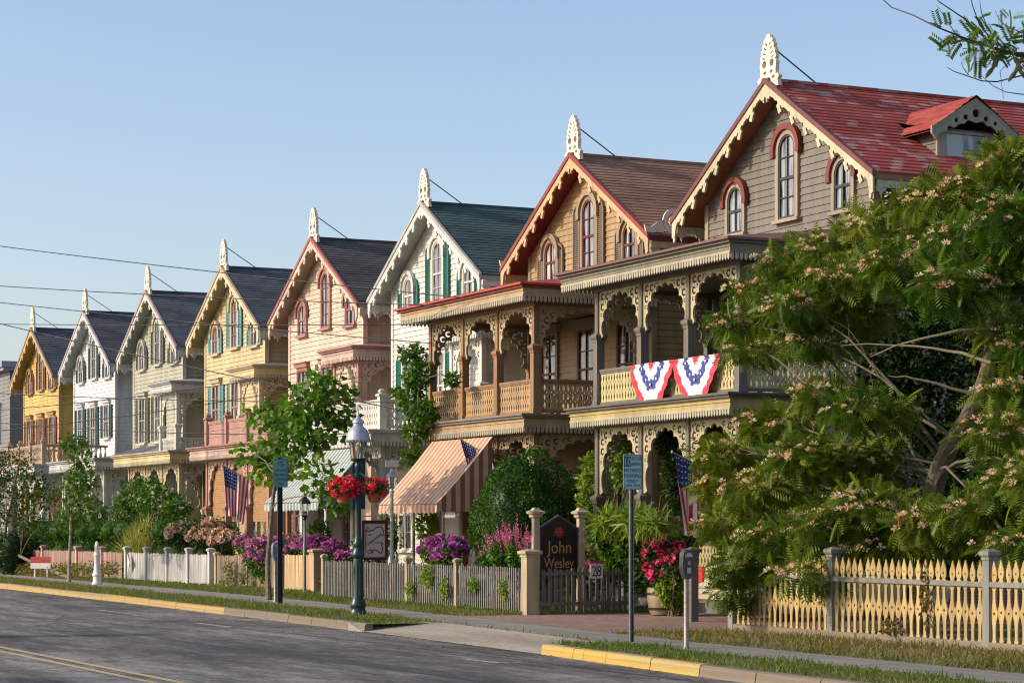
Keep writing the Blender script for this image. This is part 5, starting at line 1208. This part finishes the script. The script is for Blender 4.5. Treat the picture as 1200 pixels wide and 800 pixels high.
ribbon(scroll_pts(-.02, -.28, .015, .05, 5, 1.6, 10)+[(.03, -.22), (.09, -.27), (.17, -.31), (.21, -.22), (.18, -.12), (.21, -.06)], .011)
letters(m, 'THE', .06, lambda u, v, w: T(u-.13, v+.11, w)); letters(m, 'Gingerbread', .105, lambda u, v, w: T(u+.0, v+.0, w), 0, sx=.85, rot=.62); letters(m, 'HOUSE', .055, lambda u, v, w: T(u+.10, v-.07, w))
m.build('lettering', plain('sign_red_ink', (.16, .02, .03), .5), bd, smooth=False)
def carriage_lamp(parent, z, s=1.0, mat=GREYMETAL, x=0, y=0):
    m = MB(); m.lathe([(.03*s, z), (.05*s, z+.03*s), (.04*s, z+.06*s), (.09*s, z+.1*s)], (x, y, 0), 8)
    for i in range(4):
        a = i*math.pi/2+.78; m.tube([(x+.085*s*math.cos(a), y+.085*s*math.sin(a), z+.1*s), (x+.11*s*math.cos(a), y+.11*s*math.sin(a), z+.36*s)], .007, 4)
    m.lathe([(.15*s, z+.35*s), (.14*s, z+.38*s), (.09*s, z+.45*s), (.05*s, z+.48*s), (.05*s, z+.51*s), (.02*s, z+.56*s), (.001, z+.62*s)], (x, y, 0), 8)
    o_ = m.build('lantern', mat, parent)
    g = MB(); g.lathe([(.08*s, z+.1*s), (.10*s, z+.35*s)], (x, y, 0), 8); g.build('glass', gm_, o_)
carriage_lamp(GS, 2.6, 1.0, LCAP)
m = MB(); m.box(-.02, .02, -.17, .17, 3.20, 3.36); nb = m.build('name_plate', plain('name_plate', (.72, .68, .62), .5), GS, smooth=False)
CL = empty('garden_lamp', (Xat(357, 21.6), 21.6, 0), 'black carriage lamp on a short white post behind the lilac phlox', 'lamp')
m = MB(); m.lathe([(.04, 0), (.04, 1.35), (.03, 1.37), (.03, 1.95)], n=10); m.build('post', plain('grey_pole', (.2, .2, .2)), CL); carriage_lamp(CL, 1.95, 1.25, DARKMETAL)
JW = empty('inn_sign', (-41.7, 20.6, 0), 'black peaked inn sign with gold lettering between two tan posts', 'sign', rz=0)
TP = plain('inn_post', (.42, .34, .23), .6)
for yy in (0, 1.02):
    m = MB(); m.lathe([(.085, 0), (.085, .2), (.065, .25), (.06, 1.92), (.10, 1.95), (.10, 1.99), (.14, 2.02), (.15, 2.06), (.08, 2.09), (.05, 2.14)], (0, yy, 0), sq=True); m.build('post', TP, JW, smooth=False)
m = MB(); m.cut('jw', [[(-.42, 0), (.42, 0), (.42, 1.02), (0, 1.26), (-.42, 1.02)]], .06, lambda u, v, w: (w, .51+u, .72+v)); pn = m.build('sign_board', plain('inn_board', (.012, .008, .012), .35), JW, smooth=False)
m = MB(); m.cut('jwf', [[(-.45, 0), (.45, 0), (.45, 1.03), (0, 1.30), (-.45, 1.03)], [(-.415, .035), (.415, .035), (.415, 1.015), (0, 1.255), (-.415, 1.015)]], .08, lambda u, v, w: (w, .51+u, .70+v)); m.build('sign_frame', plain('inn_frame', (.09, .05, .07), .4), JW, smooth=False)
m = MB(); T2 = lambda u, v, w: (.034+w*.5, .51+u, .72+v)
letters(m, 'John', .36, lambda u, v, w: T2(u+.02, v+.50, w), sx=.85); letters(m, 'Wesley', .30, lambda u, v, w: T2(u, v+.20, w), sx=.74); letters(m, 'INN', .12, lambda u, v, w: T2(u+.03, v+.07, w))
m.build('lettering', plain('gold_leaf', (.50, .29, .11), .4, .3), pn, smooth=False)
m = MB(); m.cut('jwr', [circ(0, 0, .085, 14)], .01, lambda u, v, w: T2(u, v+.93, w)); 
for i in range(10): a = i*.628; m.cut(None, [[(0, -.02), (.055, 0), (0, .02)]], .008, lambda u, v, w: T2(math.cos(a)*(u+.08)-math.sin(a)*v, .93+math.sin(a)*(u+.08)+math.cos(a)*v, w))
m.build('emblem', plain('emblem_red', (.30, .04, .03), .5), pn, smooth=False)
# number board on the gate, estate sign, folded leaflet
NB = empty('number_board', (-40.88, 21.55, .72), 'small white board reading 28 under a red header, fixed to the driveway gate', 'sign'); NB.scale = (1, .8, .85)
m = MB(); m.box(0, .02, -.18, .18, 0, .36); pb = m.build('board', plain('board_white', (.55, .53, .53), .5), NB, smooth=False)
m = MB(); m.box(-.005, .03, -.21, .21, .355, .42); m.build('header', plain('board_red', (.30, .04, .03), .5), NB, smooth=False)
m = MB(); letters(m, '28', .36, lambda u, v, w: (.022+w*.4, u, .05+v), sx=.8); m.box(.0205, .023, -.008, .008, .01, .35); m.build('lettering', plain('board_ink', (.03, .03, .04), .5), pb, smooth=False)
ES = empty('estate_sign', (Xat(48, 20.3), 20.3, -.18), 'small red and white board on two stakes beside the dark round shrub', 'sign', rz=.9); ES.scale = (.85, 1, .8)
m = MB()
for xx in (-.28, .28): m.box(xx-.03, xx+.03, -.01, .03, -.3, .9)
m.build('stake', WHITE, ES, smooth=False)
m = MB(); m.box(-.45, .45, -.035, -.012, .62, .86); bs = m.build('board', WHITE, ES, smooth=False)
m = MB(); m.box(-.45, .45, -.036, -.011, .863, 1.14); 
m.build('header', plain('estate_red', (.45, .05, .04), .5), ES, smooth=False)
FLy = MB(); x0 = Xat(146, 21.35); FLy.add([(x0, 21.45, .95), (x0+.02, 21.45, .28), (x0+.42, 21.40, .62), (x0+.02, 21.42, .95)], [(0, 1, 2), (0, 2, 3)]); FLy.add([(x0, 21.47, .95), (x0+.02, 21.47, .28), (x0+.42, 21.42, .62)], [(2, 1, 0)])
tag(FLy.build('pennant', plain('pennant_white', (.62, .58, .56), .6), smooth=False), 'white triangular pennant board fixed to the end of the white fence', 'pennant')
# ---------------------------------------------------------------- flags and bunting
FR, FW, FB = plain('flag_red', (.50, .03, .04), .75, 0, .08), plain('flag_white', (.72, .68, .64), .75, 0, .06), plain('flag_blue', (.025, .04, .16), .75, 0, .1)
def flag(x, y, z, label, pole_dir, L=1.35, Hh=.85, swing=(0, .0), name='national_flag'):
    root = empty(name, (x, y, z), label, 'flag', 'flags on the porches')
    d = Vector(pole_dir).normalized(); plen = Hh+.45
    m = MB(); m.tube([(0, 0, 0), tuple(d*plen)], .014, 6); m.lathe([(.001, -.04), (.03, 0), (.001, .04)], tuple(d*plen), 8); m.build('pole', plain('flag_pole', (.45, .3, .16), .5), root)
    m = MB(); nu, nv = 20, 26; G_ = {}
    sw = Vector((swing[0], swing[1], 0)); side = d.cross(Vector((0, 0, 1))).normalized()
    P = lambda u, v: tuple(d*(plen-.04-(1-v)*Hh)*1.0+Vector((0, 0, -1))*u*L*(1-.06*math.sin(v*3))+sw*u+side*(.05*math.sin(v*9+u*3)+.04*math.sin(v*17-u*2))*min(1, u*3)-d*(u*.42*(v-.3)*Hh*.9))
    for i in range(nu+1):
        for j in range(nv+1): m.v.append(P(i/nu, j/nv))
    for i in range(nu):
        for j in range(nv):
            a = i*(nv+1)+j; canton = i < nu*.4 and j >= nv*6/13
            m.f.append((a, a+nv+1, a+nv+2, a+1)); m.m.append(2 if canton else (0 if (j//2) % 2 == 0 else 1))
    fl = m.build('cloth', [FR, FW, FB], root, angle=80)
    s = MB()
    for i in range(5):
        for j in range(6):
            u = .035+.075*i+.01*(j % 2); v = 6/13+.05+.083*j
            c = Vector(P(u, v)); uu = (Vector(P(u+.01, v))-c).normalized()*.02; vv = (Vector(P(u, v+.01))-c).normalized()*.02; nn = uu.cross(vv).normalized()*.004
            for sg in (-1, 1): s.add([tuple(c+nn*sg+uu), tuple(c+nn*sg+vv), tuple(c+nn*sg-uu), tuple(c+nn*sg-vv)], [(0, 1, 2, 3)])
    s.build('stars', FW, fl, smooth=False)
h4 = P3(287, 600, 23.85)
flag(Xat(306, 23.8), 23.8, 3.05, 'flag hanging from the rose-pink porch post of the pink house', (-.25, -.75, .42), 1.45, .9, (0, -.1))
flag(Xat(590, 23.7), 23.7, 3.25, 'flag at the corner of the peach striped awning, mostly its starred blue canton showing', (-.3, -.7, .45), .95, .8, (.05, .1))
flag(Xat(846, 23.4), 23.4, 2.75, 'flag hanging from the grey porch, half hidden by mimosa leaves', (.1, -.85, .32), 1.55, .85, (.1, -.05))
BR, BW, BB = plain('bunting_red', (.62, .03, .06), .7, 0, .08), plain('bunting_white', (.74, .70, .68), .7, 0, .05), plain('bunting_blue', (.03, .05, .24), .7, 0, .1)
def bunting(x, y, z, w, h, label):
    root = empty('bunting', (x, y, z), label, 'bunting', 'fan buntings on the balcony railing')
    m = MB(); na, nr = 78, 24; rows = [(0, .16, 0), (.16, .34, 1), (.34, .56, 2), (.56, .80, 1), (.80, 1.01, 0)]
    def P(a, r):
        t = math.pi*a; R_ = 1.0-.10*abs(math.cos(t))**3*0
        px = -math.cos(t)*w/2*r; pz = -math.sin(t)**1.7*h*r
        pl_ = .026*abs((a*13) % 1-.5)*2*min(1, r*1.8)+.02*math.sin(t*7+1)*r
        return (px+.012*math.sin(t*9), -.04-.05*r*math.sin(t)+pl_, pz-.05*r*math.sin(math.pi*abs(1-2*a))*0)
    for i in range(nr+1):
        for j in range(na+1): m.v.append(P(j/na, i/nr))
    for i in range(nr):
        for j in range(na):
            rr = (i+.5)/nr-.05*(((j*13//na) % 2)-.5)*(.1 < (i+.5)/nr < .85); mt = next((q for a, b, q in rows if a <= rr < b), 0); a = i*(na+1)+j; m.f.append((a, a+1, a+na+2, a+na+1)); m.m.append(mt)
    c = m.build('cloth', [BR, BW, BB], root, angle=80)
    s = MB()
    for j in range(5):
        a = .14+.72*j/4; c0 = Vector(P(a, .45)); pts = [(c0.x+(.045 if k % 2 == 0 else .018)*math.sin(k*math.pi/5), c0.y-.012, c0.z+(.045 if k % 2 == 0 else .018)*math.cos(k*math.pi/5)) for k in range(10)]
        s.add(pts, [tuple(range(10))])
    s.build('stars', BW, c, smooth=False)
for px, lab in ((766, 'pleated red white and blue fan bunting on the balcony rail, beside the porch post'), (818, 'red white and blue fan bunting on the balcony rail, closer to the mimosa')):
    bunting(Xat(px, 23.9), 23.88, 5.24, 1.9, 1.05, lab)
# ---------------------------------------------------------------- flower barrel, parked car
BX, BY = Xat(778, 22.3), 22.3
bb_ = empty('wooden_barrel', (BX, BY, 0), 'weathered wooden half barrel planter beside the brick driveway', 'planter')
m = MB(); m.lathe([(.26, .03), (.30, .12), (.33, .3), (.34, .5), (.32, .56), (.29, .56), (.29, .5)], n=20); m.build('staves', paint('barrel_wood', (.26, .2, .12), wear=1), bb_)
m = MB(); m.lathe([(.312, .13), (.325, .13), (.33, .17), (.318, .17)], n=20); m.lathe([(.342, .42), (.352, .42), (.350, .46), (.342, .46)], n=20); m.build('hoop', DARKMETAL, bb_)
leaves('foliage', [(0, 0, .75, .42, .42, .30)], 900, .09, LD, bb_, fill=.3); blooms(bb_, [(0, 0, .78, .44, .42, .34)], 24, .10, petal('hot_pink2', (.70, .02, .12), (.8, .08, .25)))
def car(x, y):
    root = empty('parked_car', (x, y, 0), 'pale gold car parked tail-out on the brick driveway behind the mimosa branches', 'car')
    body = plain('car_gold', (.50, .44, .30), .25, .3, .04); 
    prof = [(0, .32), (-.06, .5), (-.05, .62), (.0, .72), (.03, .98), (.12, 1.04), (.62, 1.07), (1.15, 1.40), (1.5, 1.46), (2.6, 1.44), (3.3, 1.06), (4.2, .96), (4.55, .80), (4.6, .45), (4.5, .3)]
    m = MB(); W_ = .88; N = len(prof)
    secs = [(-1.0, .86, .0), (-.96, .97, .02), (-.82, 1.0, .04), (0, 1.0, .05), (.82, 1.0, .04), (.96, .97, .02), (1.0, .86, .0)]
    vs = []
    for sx_, kz, kk in secs:
        for (py_, pz) in prof:
            inset = .16 if pz > 1.08 else .03*(pz > .9)
            vs.append((sx_*(W_-inset), py_+(1-kz)*.4*(1 if py_ < 2 else -1), .3+(pz-.3)*kz))
    fs = [(i*N+j, (i+1)*N+j, (i+1)*N+(j+1) % N, i*N+(j+1) % N) for i in range(len(secs)-1) for j in range(N)]
    fs += [tuple(range(N)), tuple(range((len(secs)-1)*N, len(secs)*N))[::-1]]
    m.add(vs, fs); m.build('body', body, root, angle=50)
    dk = plain('car_glass', (.02, .025, .03), .08)
    m = MB(); m.add([(-.62, .66, 1.085), (.62, .66, 1.085), (.54, 1.10, 1.375), (-.54, 1.10, 1.375)], [(0, 1, 2, 3)]); m.build('rear_window', dk, root, smooth=False)
    for s in (-1, 1):
        m = MB(); m.add([(s*.795, .95, 1.10), (s*.795, 3.1, 1.10), (s*.73, 2.6, 1.40), (s*.73, 1.3, 1.40)], [(0, 1, 2, 3), (3, 2, 1, 0)]); m.build('side_window', dk, root, smooth=False)
        m = MB(); m.cut('tl', [[(0, 0), (.20, .02), (.22, .25), (.16, .30), (.02, .30)]], .07, lambda u, v, w: (s*(.86-u), -.0+w, .70+v)); m.build('tail_light', plain('tail_red', (.50, .03, .02), .2), root, smooth=False)
        for yy in (.85, 3.75):
            m = MB(); m.tube([(s*.72, yy, .32), (s*.90, yy, .32)], [.32, .32], 20); wl = m.build('wheel', plain('tyre', (.02, .02, .02), .8), root)
            m = MB(); m.tube([(s*.88, yy, .32), (s*.915, yy, .32)], [.20, .17], 14); m.build('rim', GREYMETAL, wl)
    m = MB(); m.box(-.87, .87, -.16, .02, .40, .64); m.box(-.83, .83, -.18, -.162, .50, .57); bp = m.build('bumper', body, root, smooth=False)
    m = MB(); m.box(-.80, .80, -.164, -.185, .60, .635); m.build('bumper_strip', plain('strip_grey', (.25, .24, .3), .4), bp, smooth=False)
    m = MB(); m.box(-.27, .27, -.05, -.02, .71, .87); pt = m.build('licence_plate', plain('plate_white', (.62, .62, .58), .4), root, smooth=False)
    m = MB(); m.box(-.26, .26, -.053, -.0505, .715, .75); m.build('plate_band', plain('plate_yellow', (.6, .42, .05), .4), pt, smooth=False)
    m = MB(); m.box(-.34, .34, -.07, -.0, .885, .93); m.build('plate_lamp', plain('chrome', (.4, .42, .45), .25, .9), root, smooth=False)
car(Xat(815, 22)+.88, 22.05)
# ---------------------------------------------------------------- far grey building, pole and wires
GB = empty('grey_building', (-126, 33, 0), 'plain grey clapboard building with flat roof behind the last yellow house', 'building')
gw = mk('grey_building_siding', (.21, .205, .20), wear=.5)
m = MB(); m.box(-10.5, 10.5, -5.5, 8, -.2, 9.7); clap(m, lambda z: (-10.5, 10.5), .3, 9.7, lambda u, w, z: (u, -5.5-w, z), .2); clap(m, lambda z: (-5.5, 8), .3, 9.7, lambda u, w, z: (10.5+w, u, z), .2); m.build('wall', gw, GB, smooth=False)
m = MB(); m.box(-10.9, 10.9, -5.95, 8.4, 9.7, 9.85); m.box(-11, 11, -6.05, 8.5, 9.85, 10.15); m.build('roof', plain('roof_edge_grey', (.26, .29, .34), .6), GB, smooth=False)
m = MB(); m.lathe([(.5, 10.1), (.5, 11.4), (.58, 11.45), (.58, 11.6), (.45, 11.62)], (9.2, -2.5, 0), sq=True); m.build('chimney', plain('chimney_paint', (.3, .3, .36), .8), GB, smooth=False)
for i in range(5):
    xx = -8+i*4
    for zz in (2.2, 6.2): window(GB, xx, zz, zz+1.7, .9, H[6], arched=False, y=-5.5)
UP = empty('utility_pole', (-75, 12.5, 0), 'wooden utility pole carrying the overhead wires, out of the frame', 'utility pole')
m = MB(); m.tube([(0, 0, -.2), (0, 0, 12)], [.16, .11], 10); m.build('pole', BARK, UP); m = MB(); m.box(-.06, .06, -1.1, 1.1, 11.2, 11.32); m.build('crossarm', BARK, UP)
WM = plain('cable_black', (.015, .015, .018), .6)
WG = 'overhead wires crossing in front of the far houses'
def wire(a, b, sag, r, label):
    a, b = Vector(a), Vector(b); m = MB()
    m.tube([tuple(a.lerp(b, t)-Vector((0, 0, sag*4*t*(1-t)))-a) for t in [i/24 for i in range(25)]], r, 5)
    o_ = m.build('overhead_wire', WM); o_.location = a; tag(o_, label, 'wire', WG)
def wpx(pts, Y1, Y2=23.0, r=.011, sag=.25, lab=''):
    """a wire whose line is fixed by the pole side (Y = 12.5 at the pole) and the house it runs to"""
    (x0, y0), (x1, y1) = pts; b = P3(x1, y1, Y2)
    a0 = -75.0; Yp = 12.5; d = depth(a0, Yp); px = 600+F*(a0*ST+Yp*CT)/d
    sl = (y1-y0)/(x1-x0); py = y0+(px-x0)*sl*1.0
    wire((a0, Yp, CH+(620-py)*d/F+.0), b, sag, r, lab)
wpx(((0, 285), (545, 349)), 0, 23.2, .014, .10, 'topmost overhead wire, running to the red porch roof corner of the tan house')
wpx(((0, 331), (520, 358)), 0, 23.3, .013, .12, 'second wire down, crossing below the first to the tan house')
wpx(((0, 351), (505, 402)), 0, 23.5, .013, .1, 'third wire down, running to the upper porch of the tan house')
wpx(((0, 374), (470, 480)), 0, 23.6, .016, .15, 'steepest thin wire, dropping towards the white house balcony')
wpx(((0, 378), (505, 380)), 0, 23.6, .012, .05, 'nearly level thin wire across the attic windows')
wpx(((0, 454), (500, 470)), 0, 23.8, .012, .2, 'upper of the low wires across the second-floor windows')
wpx(((0, 470), (420, 425)), 0, 24.0, .012, .3, 'thin wire rising from the yellow house towards the pink house')
wpx(((0, 482), (500, 505)), 0, 24.0, .012, .4, 'middle of the low wires sagging past the white and sage houses')
wpx(((0, 494), (430, 440)), 0, 24.0, .012, .3, 'lowest thin wire rising across the sage house')
